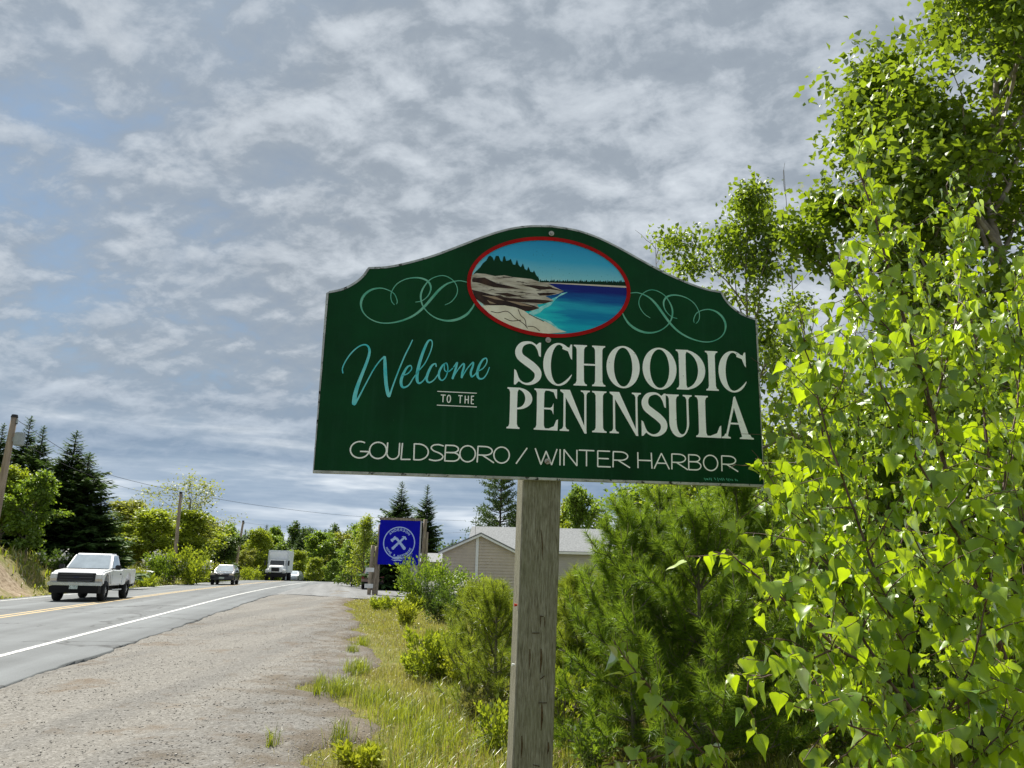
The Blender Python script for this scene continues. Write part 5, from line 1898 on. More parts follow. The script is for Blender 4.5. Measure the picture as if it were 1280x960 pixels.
def pine_far_data(seed, H, R):
    """old white pine: bare-ish trunk with flat plumes of foliage on level boughs"""
    r = np.random.default_rng(seed)
    lines = [(np.stack([np.zeros(6), np.zeros(6), np.linspace(0, H, 6)], 1), np.linspace(0.016 * H + 0.03, 0.02, 6))]
    C = []
    for i in range(15):
        t = 0.20 + 0.80 * (i + r.random() * 0.3) / 15
        for j in range(5):
            az = i * 0.9 + j * 1.257 + r.normal() * 0.25
            ln = R * (1.10 - t) ** 0.75 * (0.55 + 0.65 * r.random())
            d = np.array([math.cos(az), math.sin(az), 0.10 + 0.25 * t + r.normal() * 0.06])
            p0 = np.array([0, 0, t * H])
            lb = np.array([p0, p0 + d * ln * 0.5, p0 + d * ln + np.array([0, 0, 0.10 * ln])])
            lines.append((lb, np.array([0.05, 0.03, 0.012]) * H / 12))
            n = int(300 * ln / R) + 40
            f = 0.35 + 0.7 * r.random(n)
            c = p0 + d * (ln * f)[:, None] + np.stack([r.normal(size=n) * 0.11 * ln, r.normal(size=n) * 0.11 * ln, 0.10 * ln * f ** 2 + np.abs(r.normal(size=n)) * 0.025 * ln], 1)
            C.append(c)
    C = np.concatenate(C)
    n = len(C)
    D = unit(rand_unit(r, n) * np.array([1, 1, 0.5]) + np.array([0, 0, 0.25]))
    LV, LFc = kites(C, D, rand_unit(r, n), 0.024 * H * (0.7 + 0.6 * r.random(n)), np.full(n, 0.007 * H), 0.1)
    return tubes(lines, 5), (LV, LFc)


def place_tree(name, label, cat, px, py_top, Y, data, h_nominal, group=None, rz=0.0, wide=1.0, z=None):
    x = X(px, Y, 3.0)
    zb_ = tz(x, Y) if z is None else z
    top = P(px, py_top, Y)
    s = (top[2] - zb_) / h_nominal
    x = top[0]
    return tree_obj(name, label, cat, (x, Y, zb_ - 0.1), data, None, None, group, rz, (s * wide, s * wide, s))


# ------------------------------------------------------------------ trees left of the road
SPR = [tree_data('spruce_a', spruce_data(1, 10, 2.7, 42, per=8, fine=1.2), M_darkbark, M_spruce), tree_data('spruce_b', spruce_data(2, 10, 2.4, 44, per=8, fine=1.2), M_darkbark, M_spruce), tree_data('spruce_c', spruce_data(3, 10, 3.0, 42, per=9, fine=1.2), M_darkbark, M_spruce)]
GL = 'dark spruces beyond the road'
for px, py, Y, k, w, lab in ((6, 527, 50, 1, 1.0, 'dark spruce cut by the left edge, behind the transformer pole'),
                             (40, 518, 52, 0, 0.95, 'tallest thin-topped dark spruce just right of the transformer pole'),
                             (56, 530, 50, 1, 1.0, 'thin-topped dark spruce standing close right of the tallest one'),
                             (97, 536, 48, 2, 1.3, 'broad dense dark spruce above the white pickup'),
                             (113, 563, 47, 0, 1.45, 'rightmost lower dark spruce sloping down to the meadow'),
                             (78, 585, 47, 1, 1.35, 'low dark spruce filling the gap behind the pickup cab'),
                             (129, 610, 48, 2, 1.35, 'small dark spruce at the right foot of the spruce group'),
                             (30, 600, 46, 2, 1.3, 'low dark spruce behind the bright green maples')):
    place_tree('spruce_tree', lab, 'tree', px, py, Y, SPR[k], 10.0, GL, rz=px * 0.37, wide=w)
BL = {}
BL['a'] = tree_data('broad_a', broadleaf_data(11, 8, 2.4, 0.22, 18, 9000, 0.26, shape='oval'), M_bark, LF_['lime'])
BL['b'] = tree_data('broad_b', broadleaf_data(12, 8, 2.2, 0.20, 18, 9000, 0.26, shape='round'), M_bark, LF_['mid'])
BL['c'] = tree_data('broad_c', broadleaf_data(13, 8, 2.6, 0.15, 18, 8000, 0.28, shape='vase'), M_bark, LF_['olive'])
BL['d'] = tree_data('broad_d', broadleaf_data(14, 8, 2.6, 0.12, 18, 9000, 0.30, shape='round'), M_bark, LF_['deep'])
BL['airy'] = tree_data('broad_airy', broadleaf_data(15, 8, 2.6, 0.3, 18, 3200, 0.17, shape='vase', sig=0.16), M_bark, LF_['olive'])
for px, py, Y, k, w, lab in ((18, 586, 42.5, 'a', 1.0, 'bright yellow-green maple in front of the spruces at the left edge'),
                             (50, 594, 42.0, 'b', 1.05, 'bright green maple left above the pickup cab'),
                             (-12, 600, 42.0, 'b', 1.0, 'bright green maple cut off by the left edge of the photo')):
    place_tree('maple_tree', lab, 'tree', px, py, Y, BL[k], 8.0, 'bright maples in front of the spruces', rz=px * 0.21, wide=w)
for px, py, Y, k, w, lab in ((172, 632, 78, 'c', 1.6, 'rounded olive-green tree right of the dark spruces'),
                             (200, 640, 74, 'a', 1.6, 'lime-green tree behind the covered trailer'),
                             (236, 616, 80, 'airy', 1.35, 'airy pale tree with see-through crown behind the meadow pole'),
                             (228, 640, 78, 'a', 1.7, 'lime-green tree below the airy crown'),
                             (256, 645, 84, 'a', 1.6, 'lime-green tree right of the meadow pole'),
                             (150, 655, 72, 'a', 1.5, 'low lime-green tree at the foot of the spruces'),
                             (283, 672, 90, 'd', 1.3, 'deep green round tree between meadow pole and leaning pole'),
                             (268, 668, 96, 'b', 1.1, 'mid-green tree behind the deep green round one')):
    place_tree('broadleaf_tree', lab, 'tree', px, py, Y, BL[k], 8.0, 'broadleaf trees behind the meadow', rz=px * 0.31, wide=w)
for px, py, Y, k, w, lab in ((163, 652, 112, 'b', 1.5, 'mid-green tree filling the gap right beside the last dark spruce'),
                             (188, 648, 116, 'd', 1.5, 'deep green tree seen between the olive tree and the lime tree'),
                             (214, 654, 112, 'b', 1.6, 'mid-green tree far behind the meadow pole'),
                             (248, 656, 118, 'd', 1.6, 'deep green tree far behind the airy crown'),
                             (276, 662, 120, 'b', 1.5, 'mid-green tree far behind the leaning pole')):
    place_tree('broadleaf_tree', lab, 'tree', px, py, Y, BL[k], 8.0, 'trees far behind the meadow', rz=px * 0.31, wide=w)
for px, py, Y, k, w, lab in ((325, 664, 118, 'a', 1.0, 'lime-green tree directly behind the leaning pole'),
                             (345, 672, 124, 'b', 1.0, 'mid-green tree rising behind the box truck'),
                             (372, 690, 122, 'a', 1.0, 'small lime-green tree right of the box truck'),
                             (405, 668, 128, 'b', 1.25, 'wide mid-green tree midway between box truck and blue sign'),
                             (396, 698, 118, 'a', 1.15, 'low lime-green bushy tree at the bend of the road'),
                             (417, 700, 116, 'b', 1.0, 'low mid-green bushy tree left of the mailbox'),
                             (432, 672, 132, 'c', 1.1, 'olive-green tree left of the tall willow'),
                             (310, 690, 112, 'c', 1.0, 'low olive-green bush-like tree behind the leaning pole foot')):
    place_tree('broadleaf_tree', lab, 'tree', px, py, Y, BL[k], 8.0, 'broadleaf trees around the bend', rz=px * 0.31, wide=w)
# the far wood: a row of trees one can tell apart on the skyline
rf = random.Random(4)
n_f = 0
for i in range(26):
    px = 250 + i * 9.2 + rf.uniform(-3, 3)
    py = 652 + 10 * abs(math.sin(i * 0.7)) + rf.uniform(-2, 7)
    Y = 150 + rf.uniform(-8, 30)
    if i % 3 == 1:
        place_tree('forest_tree', 'round green tree on the wooded skyline above the road bend', 'tree', px, py + 5, Y, BL['bd'[i % 2]], 8.0, 'broadleaf trees on the far skyline', rz=i, wide=0.85)
    else:
        place_tree('forest_spruce', 'dark pointed spruce on the wooded skyline above the road bend', 'tree', px, py, Y, SPR[i % 3], 10.0, 'spruces on the far skyline', rz=i, wide=0.95)
r = np.random.default_rng(77)
Cw = []
for i in range(60):
    a = r.random(); b = r.random()
    Yc = 175 + 60 * b
    Cw.append((X(180 + 900 * a, Yc), Yc, -1.0 + 9.5 * r.random()))
Cw = np.array(Cw)
n = 60000
idx = r.integers(0, 60, n)
C = Cw[idx] + r.normal(size=(n, 3)) * np.array([4.0, 3.0, 1.6])
C = C[C[:, 2] < 9.5 + 1.6 * np.sin(C[:, 0] * 0.31) + 1.2 * np.sin(C[:, 0] * 0.83)]
n = len(C)
LV, LFc = kites(C, rand_unit(r, n), unit(rand_unit(r, n) + np.array([0, -0.5, 0.8])), 0.40 + 0.40 * r.random(n), 0.35 + 0.3 * r.random(n))
tag(fastmesh('far_wood', LV, LFc, LF_['deep']), 'distant mass of dark green woodland behind everything', 'woodland', kind='stuff')

# ------------------------------------------------------------------ trees around the house and the blue sign
W1 = tree_data('willow', broadleaf_data(21, 6, 1.7, 0.05, 22, 5200, 0.16, shape='cone', sig=0.13, droop=0.5, aspect=0.45), M_bark, LF_['lime'])
place_tree('willow_tree', 'tall yellow-green willowy tree left of the blue sign', 'tree', 462, 638, 68, W1, 6.0, None, wide=1.0)
place_tree('willow_tree', 'lower mid-green willowy tree at the left foot of the taller willow', 'tree', 445, 662, 74, tree_data('willow_low', broadleaf_data(22, 6, 1.9, 0.05, 18, 4200, 0.2, shape='oval'), M_bark, LF_['mid']), 6.0, None)
GS = 'dark spruces behind the blue sign'
place_tree('spruce_tree', 'left of the two dark spruces rising right behind the blue sign', 'tree', 503, 600, 64, SPR[2], 10.0, GS, rz=1.0, wide=1.0)
place_tree('spruce_tree', 'right, slimmer of the two dark spruces behind the blue sign', 'tree', 535, 604, 66, SPR[0], 10.0, GS, rz=2.2, wide=0.92)
place_tree('spruce_tree', 'low dark spruce added to fill the dark patch under the blue sign panel', 'tree', 491, 690, 70, SPR[2], 10.0, GS, rz=2.9, wide=1.7)  # stand-in tree, added only to fill the dark patch below the panel
place_tree('spruce_tree', 'small far spruce between the blue sign and the house roof', 'tree', 566, 673, 95, SPR[1], 10.0, GS, rz=0.5, wide=1.3)
PF = tree_data('far_pine', pine_far_data(31, 12, 4.2), M_darkbark, M_pinefar)
place_tree('pine_tree', 'tall white pine with level boughs behind the house, half hidden by the sign', 'tree', 628, 560, 82, PF, 12.0, 'pines behind the house', rz=0.4, wide=0.72)
place_tree('pine_tree', 'bright small pine just left of the wooden post, behind the house', 'tree', 648, 632, 78, PF, 12.0, 'pines behind the house', rz=2.4, wide=0.75)
place_tree('broadleaf_tree', 'round bright green tree right of the post above the house roof', 'tree', 728, 614, 76, BL['b'], 8.0, 'trees behind the house', rz=0.3, wide=0.8)
place_tree('broadleaf_tree', 'lower green tree touching the right side of the post above the roof', 'tree', 708, 628, 80, BL['a'], 8.0, 'trees behind the house', rz=1.7, wide=0.8)
place_tree('pine_tree', 'far pine between the round tree and the dark spruce, above the roof', 'tree', 752, 634, 84, PF, 12.0, 'pines behind the house', rz=3.0, wide=0.8)
place_tree('spruce_tree', 'dark spruce right of the house roof behind the young pines', 'tree', 783, 608, 34, SPR[1], 10.0, None, rz=0.8, wide=1.2)
BLn = {
    'a': tree_data('near_broad_a', broadleaf_data(41, 6, 2.2, 0.15, 20, 9000, 0.13, shape='round', sig=0.12), M_bark, LF_['fresh']),
    'b': tree_data('near_broad_b', broadleaf_data(42, 6, 2.0, 0.12, 20, 9000, 0.13, shape='oval', sig=0.12), M_bark, LF_['mid'])}
for px, py, Y, k, w, lab in ((838, 560, 26, 'b', 1.2, 'mid-green bushy tree peeking out below the right half of the sign'),
                             (885, 545, 22, 'a', 1.1, 'fresh green tree behind the lower right corner of the sign'),
                             (955, 560, 20, 'b', 1.3, 'mid-green tree behind the birch twigs right of the sign'),
                             (1035, 520, 18, 'a', 1.2, 'fresh green bushy tree behind the middle of the near birch'),
                             (1130, 500, 17, 'b', 1.3, 'mid-green tree deep behind the near birch stem'),
                             (1235, 470, 16, 'b', 1.3, 'mid-green tree at the right edge behind the near birch')):
    place_tree('broadleaf_tree', lab, 'tree', px, py, Y, BLn[k], 6.0, 'trees behind the near birch', rz=px * 0.13, wide=w)

# tall birches on the right
D1 = broadleaf_data(51, 9.0, 1.9, 0.26, 17, 13000, 0.098, sub=4, sig=0.085, shape='round', droop=0.5, rt=0.07, aspect=0.8)
place_tree('birch_tree', 'slender birch with open crown rising behind the right corner of the sign', 'tree', 938, 212, 11.5, tree_data('birch_mid', D1, M_birchbark, LF_['birch']), 9.0, 'tall birches on the right', wide=0.80)
D2 = broadleaf_data(52, 9.5, 2.3, 0.10, 32, 36000, 0.088, sub=6, sig=0.072, shape='oval', droop=0.5, rt=0.085, aspect=0.8)
root = place_tree('birch_tree', 'tall full birch filling the upper right corner', 'tree', 1205, -170, 7.6, tree_data('birch_tall', D2, M_birchbark, LF_['birch']), 9.5, 'tall birches on the right', wide=0.95)
D3 = broadleaf_data(53, 7.5, 1.6, 0.12, 26, 22000, 0.088, sub=5, sig=0.080, shape='oval', droop=0.5, rt=0.06, aspect=0.8)
place_tree('birch_tree', 'narrower birch with leaning top left of the tall full birch', 'tree', 1098, 45, 8.2, tree_data('birch_side', D3, M_birchbark, LF_['birch']), 7.5, 'tall birches on the right', wide=0.92)
# dead leader twigs
def dead_twigs(px, py, Y, h, lab, seed):
    r = np.random.default_rng(seed)
    p = P(px, py, Y)
    zb_ = tz(p[0], Y)
    H = p[2] - zb_
    root = thing('dead_sapling', lab, 'sapling', (p[0], Y, zb_))
    main = np.array([(0.25 * math.sin(t * 2) * 0.5, 0, t * H) for t in np.linspace(0, 1, 10)])
    lines = [(main, np.linspace(0.03, 0.004, 10))]
    for k in range(12):
        t = 1 - 0.28 * r.random() * h
        p0 = np.array([np.interp(t * H, main[:, 2], main[:, 0]), 0, t * H])
        az = r.random() * 6.28
        lines.append((limb(r, p0, (math.cos(az) * 0.6, math.sin(az) * 0.6, 0.9), 0.25 + 0.4 * r.random(), 5, 0.3), np.linspace(0.007, 0.0025, 5)))
    V, F = tubes(lines, 5)
    fastmesh('twigs', V, F, M_bark, root)


dead_twigs(972, 212, 12.5, 1.0, 'bare grey dead sapling top sticking out above the slender birch', 5)
dead_twigs(812, 298, 14.0, 0.8, 'bare dead twig showing above the right slope of the sign', 6)
# ------------------------------------------------------------------ young pines beside the post
M_needle = leaf_mat('young_pine_needles', (0.040, 0.100, 0.014), (0.210, 0.325, 0.030), (0.34, 0.50, 0.03), 0.42, gloss=0.02, patch=1.6)
M_needle_y = leaf_mat('yellowish_pine_needles', (0.090, 0.155, 0.016), (0.300, 0.370, 0.040), (0.44, 0.54, 0.04), 0.42, gloss=0.02, patch=1.6)
M_candle = leaf_mat('pale_pine_candles', (0.26, 0.25, 0.11), (0.42, 0.40, 0.20), (0.3, 0.3, 0.1), 0.2)


def young_pine(name, label, loc, H, R, seed, needle, n_wh=8, per=6, npt=34, group=None, nl=0.10):
    r = np.random.default_rng(seed)
    root = thing(name, label, 'pine', loc, r.random() * 6.28, group)
    lines = [(np.stack([0.04 * np.sin(np.linspace(0, 3, 8)), np.zeros(8), np.linspace(-0.1, H, 8)], 1), np.linspace(0.035, 0.006, 8))]
    tips = []                                   # (point, direction, strength)
    for i in range(n_wh):
        t = 0.04 + 0.90 * i / (n_wh - 1)
        z = t * H
        for j in range(per):
            az = i * 1.1 + 6.283 * j / per + r.normal() * 0.2
            ln = R * (1.05 - t) ** 0.75 * (0.75 + 0.45 * r.random()) + 0.10
            el = math.radians(8 + 42 * t + r.normal() * 7)
            lb = limb(r, (0, 0, z), (math.cos(az) * math.cos(el), math.sin(az) * math.cos(el), math.sin(el)), ln, 6, 0.55, 0.07)
            lines.append((lb, np.linspace(0.008, 0.003, 6)))
            nsub = max(3, int(ln / 0.085))
            for q in range(nsub):
                f = 0.6 + 4.2 * (q + r.random()) / nsub
                k = min(4, int(f)); ff = f - k
                b0 = lb[k] * (1 - ff) + lb[k + 1] * ff
                d = unit(unit(lb[k + 1] - lb[k]) * 0.9 + r.normal(size=3) * 0.5 + np.array([0, 0, 0.25]))
                sb = limb(r, b0, d, 0.10 + 0.22 * r.random() * ln / R, 3, 0.35, 0.1)
                lines.append((sb, np.linspace(0.005, 0.003, 3)))
                tips.append((sb[1], d)); tips.append((sb[2], unit(sb[2] - sb[1])))
            for k in (2, 3, 4, 5):
                tips.append((lb[k], unit(lb[k] - lb[k - 1])))
    tips.append((np.array([0.01, 0, H]), np.array([0, 0, 1.0])))
    tp = np.array([t_[0] for t_ in tips]); td = np.array([t_[1] for t_ in tips])
    n = len(tp)
    tp = np.repeat(tp, npt, 0); td = np.repeat(td, npt, 0)
    m = len(tp)
    base = tp - td * (0.10 * r.random(m) - 0.01)[:, None]
    side = unit(np.cross(td, rand_unit(r, m)))
    ang = np.radians(22 + 48 * r.random(m))
    D = td * np.cos(ang)[:, None] + side * np.sin(ang)[:, None] + np.array([0, 0, -0.08])
    ln = nl * (0.75 + 0.5 * r.random(m))
    wv = unit(np.cross(D, rand_unit(r, m))) * 0.0024
    V = np.stack([base - wv, base + wv, base + unit(D) * ln[:, None]], 1).reshape(-1, 3)
    F = np.arange(m * 3).reshape(m, 3)
    TV, TF = tubes(lines, 5)
    fastmesh('trunk', TV, TF, M_bark, root, smooth=True)
    fastmesh('needles', V, F, needle, root)
    # upright pale candles on the upper shoots
    sel = [k for k in range(n) if tips[k][0][2] > 0.35 * H and r.random() < 0.22]
    cl = [(np.array([tips[k][0], tips[k][0] + np.array([0.0, 0, 0.05 + 0.06 * r.random()]) + tips[k][1] * 0.03]), np.array([0.0045, 0.002])) for k in sel]
    CV, CF = tubes(cl, 4)
    fastmesh('candles', CV, CF, M_candle, root)['kind'] = 'stuff'
    return root


def gp(px, Y):
    x = X(px, Y, 0.5)
    return (x, Y, tz(x, Y))


GP = 'young pines beside the sign post'
for px, Y, H, R, seed, mt, lab in ((795, 7.4, 2.10, 1.05, 1, M_needle, 'bushy young pine right of the post, nearest to it'),
                                   (880, 6.9, 2.1, 1.1, 2, M_needle, 'bushy young pine under the right end of the sign'),
                                   (725, 8.6, 1.45, 0.80, 3, M_needle_y, 'yellowish young pine peeking out directly right of the post'),
                                   (930, 8.0, 2.6, 1.0, 4, M_needle, 'young pine behind the birch leaves right of the sign corner'),
                                   (618, 9.6, 1.28, 0.85, 5, M_needle_y, 'yellow-green young pine just left of the post'),
                                   (592, 12.5, 1.25, 0.7, 6, M_needle_y, 'small yellow-green pine between the grass strip and the post'),
                                   (830, 9.2, 2.5, 1.1, 7, M_needle, 'taller young pine standing behind the nearest two'),
                                   (665, 14.0, 1.5, 0.8, 8, M_needle, 'young pine in the background behind the post'),
                                   (610, 17.5, 1.25, 0.7, 9, M_needle_y, 'young yellow-green pine in front of the beige gable')):
    young_pine('young_pine', lab, gp(px, Y), H, R, seed, mt, group=GP, npt=58 if Y < 9 else 36, n_wh=9 if Y < 9 else 7)

# ------------------------------------------------------------------ shrubs
def shrub(name, label, cat, loc, H, R, seed, mat, n_leaf, leaf, flowers=None, group=None, stems=9, aspect=0.5, fl_size=0.05, up=0.5):
    r = np.random.default_rng(seed)
    root = thing(name, label, cat, loc, 0, group)
    lines, cl = [], []
    for i in range(stems):
        az = 6.283 * i / stems + r.normal() * 0.3
        sp = R * (0.35 + 0.65 * r.random())
        d = np.array([math.cos(az) * sp, math.sin(az) * sp, H * (0.75 + 0.3 * r.random())])
        L = np.linalg.norm(d)
        lb = limb(r, (0.06 * R * math.cos(az), 0.06 * R * math.sin(az), -0.05), d, L, 7, 0.2, 0.10)
        lines.append((lb, np.linspace(0.010 * H + 0.003, 0.002, 7)))
        cl += list(lb[2:])
        for j in range(6):
            k = r.integers(1, 6)
            sb = limb(r, lb[k], unit(lb[k + 1] - lb[k]) + r.normal(size=3) * 0.7, L * (0.2 + 0.2 * r.random()), 4, 0.3, 0.15)
            lines.append((sb, np.linspace(0.004 * H + 0.001, 0.0015, 4)))
            cl += list(sb[1:])
    cl = np.array(cl)
    idx = r.integers(0, len(cl), n_leaf)
    C = cl[idx] + r.normal(size=(n_leaf, 3)) * 0.085 * (R + H) / 2
    C[:, 2] = np.abs(C[:, 2])
    D = unit(unit(C - np.array([0, 0, H * 0.3])) * 0.6 + rand_unit(r, n_leaf) * 0.7 + np.array([0, 0, up]))
    s = leaf * (0.6 + 0.8 * r.random(n_leaf))
    LV, LFc = kites(C, D, unit(rand_unit(r, n_leaf) + np.array([0, 0, 0.8])), s, s * aspect)
    TV, TF = tubes(lines, 5)
    fastmesh('stems', TV, TF, M_bark, root)
    fastmesh('foliage', LV, LFc, mat, root)
    if flowers:
        m = flowers[1]
        top = cl[(cl[:, 2] > H * 0.45)]
        c0 = top[r.integers(0, len(top), max(4, m // 30))]
        c0 = c0 + unit(c0) * 0.08 * R
        C = c0[r.integers(0, len(c0), m)] + r.normal(size=(m, 3)) * fl_size * 1.3
        LV, LFc = kites(C, rand_unit(r, m), rand_unit(r, m), np.full(m, fl_size), np.full(m, fl_size))
        fastmesh('blossoms', LV, LFc, flowers[0], root)
    return root


M_blossom = leaf_mat('white_blossom', (0.62, 0.62, 0.58), (0.80, 0.80, 0.77), (0.5, 0.5, 0.45), 0.3)
M_pinkblossom = leaf_mat('pale_pink_blossom', (0.50, 0.40, 0.42), (0.72, 0.62, 0.64), (0.5, 0.4, 0.42), 0.3)
M_acid = leaf_mat('acid_yellow_green_leaves', (0.22, 0.27, 0.015), (0.42, 0.46, 0.03), (0.55, 0.60, 0.03), 0.42, patch=4.0)
M_weed = leaf_mat('olive_weed_leaves', (0.11, 0.125, 0.030), (0.26, 0.25, 0.08), (0.3, 0.3, 0.06), 0.4, patch=0.6)


def gpt(px, py):
    g = G(px, py)
    return (g[0], g[1], tz(g[0], g[1]))


for px, py, H, R, mt, nlf, lf, fl, lab in (
        (452, 962, 0.20, 0.26, M_acid, 1500, 0.050, None, 'low acid yellow-green plant at the lower edge beside the gravel'),
        (540, 852, 0.72, 0.30, LF_['lime'], 1700, 0.075, None, 'upright lime-green shrub on the grass strip'),
        (519, 846, 0.42, 0.22, LF_['lime'], 700, 0.070, None, 'short lime-green shrub left of the upright one'),
        (578, 858, 0.62, 0.32, M_acid, 1500, 0.060, None, 'yellowish bush right of the upright lime shrub'),
        (506, 784, 0.62, 0.42, M_acid, 1300, 0.085, None, 'small acid-green bush in front of the white-flowered shrub'),
        (478, 764, 0.50, 0.60, LF_['lime'], 1200, 0.10, None, 'low lime-green bush at the far end of the grass strip'),
        (515, 764, 0.65, 0.60, LF_['lime'], 1200, 0.10, None, 'low lime-green bush beside the far white-flowered shrubs'),
        (552, 779, 1.10, 0.95, LF_['deep'], 4200, 0.085, (M_blossom, 260), 'dark green rounded shrub with white blossoms beside the grass strip'),
        (528, 763, 2.00, 1.05, LF_['mid'], 4200, 0.12, None, 'tall mid-green shrub under the right edge of the blue sign'),
        (566, 762, 1.45, 1.15, LF_['mid'], 4600, 0.12, (M_pinkblossom, 600), 'tall shrub with pale pink blossoms in front of the beige gable'),
        (600, 764, 1.05, 1.05, LF_['lime'], 4200, 0.11, (M_blossom, 240), 'lime-green shrub with a few white blossoms under the gable'),
        (538, 742, 2.0, 1.2, LF_['lime'], 3200, 0.16, None, 'tall lime-green shrub between blue sign and gable'),
        (622, 940, 0.42, 0.24, LF_['lime'], 700, 0.055, None, 'small leafy shrub left of the post near the lower edge'),
        (600, 905, 0.40, 0.35, M_weed, 900, 0.050, None, 'brownish weedy bush at the left foot of the pines'),
        (738, 968, 0.40, 0.20, LF_['mid'], 800, 0.045, None, 'small narrow-leaved shrub right of the post at the lower edge'),
        (848, 925, 0.62, 0.25, LF_['fresh'], 1100, 0.048, None, 'light green shrub in the shade under the young pines'),
        (704, 930, 0.75, 0.22, LF_['fresh'], 420, 0.060, None, 'sparse leafy stems against the right side of the post'),
        (905, 930, 0.45, 0.45, LF_['fresh'], 1400, 0.045, None, 'low leafy shrub right of the shaded light green one'),
        (800, 960, 0.22, 0.40, M_weed, 900, 0.045, None, 'low brownish weeds in the shade at the lower edge'),
        (970, 950, 0.60, 0.55, LF_['mid'], 2600, 0.048, None, 'mid-green undergrowth shrub left below the near birch'),
        (1060, 955, 0.85, 0.60, LF_['fresh'], 3200, 0.050, None, 'fresh green undergrowth shrub under the near birch'),
        (1170, 950, 1.10, 0.70, LF_['mid'], 3600, 0.052, None, 'mid-green undergrowth shrub behind the near birch stems'),
        (1285, 950, 1.30, 0.70, LF_['fresh'], 3600, 0.052, None, 'fresh green undergrowth shrub at the right edge')):
    q = gpt(px, py)
    shrub('shrub', lab, 'shrub', q, H, R, int(px * 3 + py), mt, nlf, lf, fl, 'roadside shrubs', fl_size=0.06)
for px, Y, H, R, mt, nlf, lab in ((1010, 9.5, 2.6, 1.1, LF_['mid'], 6500, 'tall mid-green alder bush behind the left part of the near birch'),
                                  (1105, 8.5, 2.9, 1.2, LF_['mid'], 9000, 'tall denser green alder bush behind the near birch stem'),
                                  (1215, 8.0, 3.2, 1.2, LF_['mid'], 7000, 'tall green alder bush at the right edge behind the birch'),
                                  (955, 12.5, 3.0, 1.1, LF_['fresh'], 6000, 'fresh green alder bush beside the lower right corner of the sign')):
    shrub('alder_bush', lab, 'shrub', gp(px, Y), H, R, int(px), mt, nlf, 0.066, None, 'alder bushes behind the near birch', stems=14, aspect=0.75, up=-0.2)

# meadow beyond the road
for px, py, Y, H, R, mt, nlf, lf, fl, lab in (
        (206, 0, 62, 2.2, 1.3, LF_['mid'], 2600, 0.20, (M_blossom, 240), 'white-flowering shrub left of the meadow pole'),
        (240, 0, 63, 2.6, 1.9, LF_['lime'], 3600, 0.20, (M_blossom, 160), 'large flowering shrub right of the meadow pole'),
        (268, 0, 74, 1.7, 1.0, LF_['olive'], 1500, 0.2, (M_blossom, 130), 'pale flowering bush behind the dark crossover'),
        (165, 0, 56, 0.9, 1.5, LF_['olive'], 1600, 0.16, None, 'yellowish meadow bush behind the pickup bed'),
        (188, 0, 54, 0.8, 0.9, LF_['lime'], 1200, 0.14, None, 'lime meadow bush right of the pickup'),
        (252, 0, 73, 1.0, 1.3, LF_['lime'], 1600, 0.16, None, 'low lime bush along the road in front of the crossover'),
        (315, 0, 92, 1.3, 1.8, LF_['lime'], 1800, 0.20, None, 'low lime bush along the road left of the box truck'),
        (148, 0, 50, 1.2, 0.9, LF_['lime'], 1400, 0.15, None, 'lime bush just behind the pickup cab'),
        (62, 0, 43, 0.9, 1.0, LF_['deep'], 1500, 0.12, (M_blossom, 60), 'dark bush with pale plumes on top of the sandy bank')):
    x = X(px, Y, 1.5)
    shrub('meadow_shrub', lab, 'shrub', (x, Y, tz(x, Y)), H, R, px + 900, mt, nlf, lf, fl, 'meadow shrubs beyond the road', fl_size=0.14)


# ------------------------------------------------------------------ grass
def blades(name, label, x, y, z, h, w, mat, seed, lean=0.45):
    r = np.random.default_rng(seed)
    n = len(x)
    a = r.random(n) * 6.283
    dirx, diry = np.cos(a), np.sin(a)
    l = lean * (0.3 + r.random(n))
    b = np.stack([x, y, z], 1)
    side = np.stack([-diry, dirx, np.zeros(n)], 1) * (w / 2)[:, None]
    mid = b + np.stack([dirx * l * h * 0.3, diry * l * h * 0.3, h * 0.6], 1)
    tip = b + np.stack([dirx * l * h, diry * l * h, h * (1 - 0.25 * l)], 1)
    V = np.stack([b - side, b + side, mid + side * 0.7, mid - side * 0.7, tip], 1).reshape(-1, 3)
    i = np.arange(n)[:, None] * 5
    Q = np.concatenate([i + np.array([[0, 1, 2]]), i + np.array([[0, 2, 3]]), i + np.array([[3, 2, 4]])])
    o = fastmesh(name, V, Q, mat)
    return tag(o, label, 'grass', kind='stuff')


M_grass = leaf_mat('green_yellow_grass', (0.210, 0.225, 0.035), (0.480, 0.440, 0.110), (0.50, 0.50, 0.07), 0.38, gloss=0.05, patch=0.9)
M_straw = leaf_mat('dry_straw_grass', (0.230, 0.185, 0.070), (0.470, 0.395, 0.170), (0.40, 0.33, 0.11), 0.30, gloss=0.05, patch=0.9)
M_rank = leaf_mat('rank_green_grass', (0.100, 0.160, 0.014), (0.300, 0.340, 0.040), (0.45, 0.52, 0.03), 0.40, gloss=0.05, patch=0.6)
r = np.random.default_rng(99)


def strip_points(n, seed, lo=5.0, hi=46, pw=1.8):
    r = np.random.default_rng(seed)
    y = lo + (hi - lo) * r.random(n) ** pw
    x = gravel_edge(y) - 0.5 + (5.2 + 0.10 * y) * r.random(n) ** 1.15
    s, L = SL(x, y)
    g = gravel_in(x, y)
    dens = (0.06 * (g < 0.8) + np.clip(0.3 - g * 0.9, 0, 1)) * (0.25 + 0.95 * fbm(x * 0.9, y * 0.9, 61, 3))
    ok = (r.random(n) < dens) & (L < road_edge(s) - 0.3)
    return x[ok], y[ok]


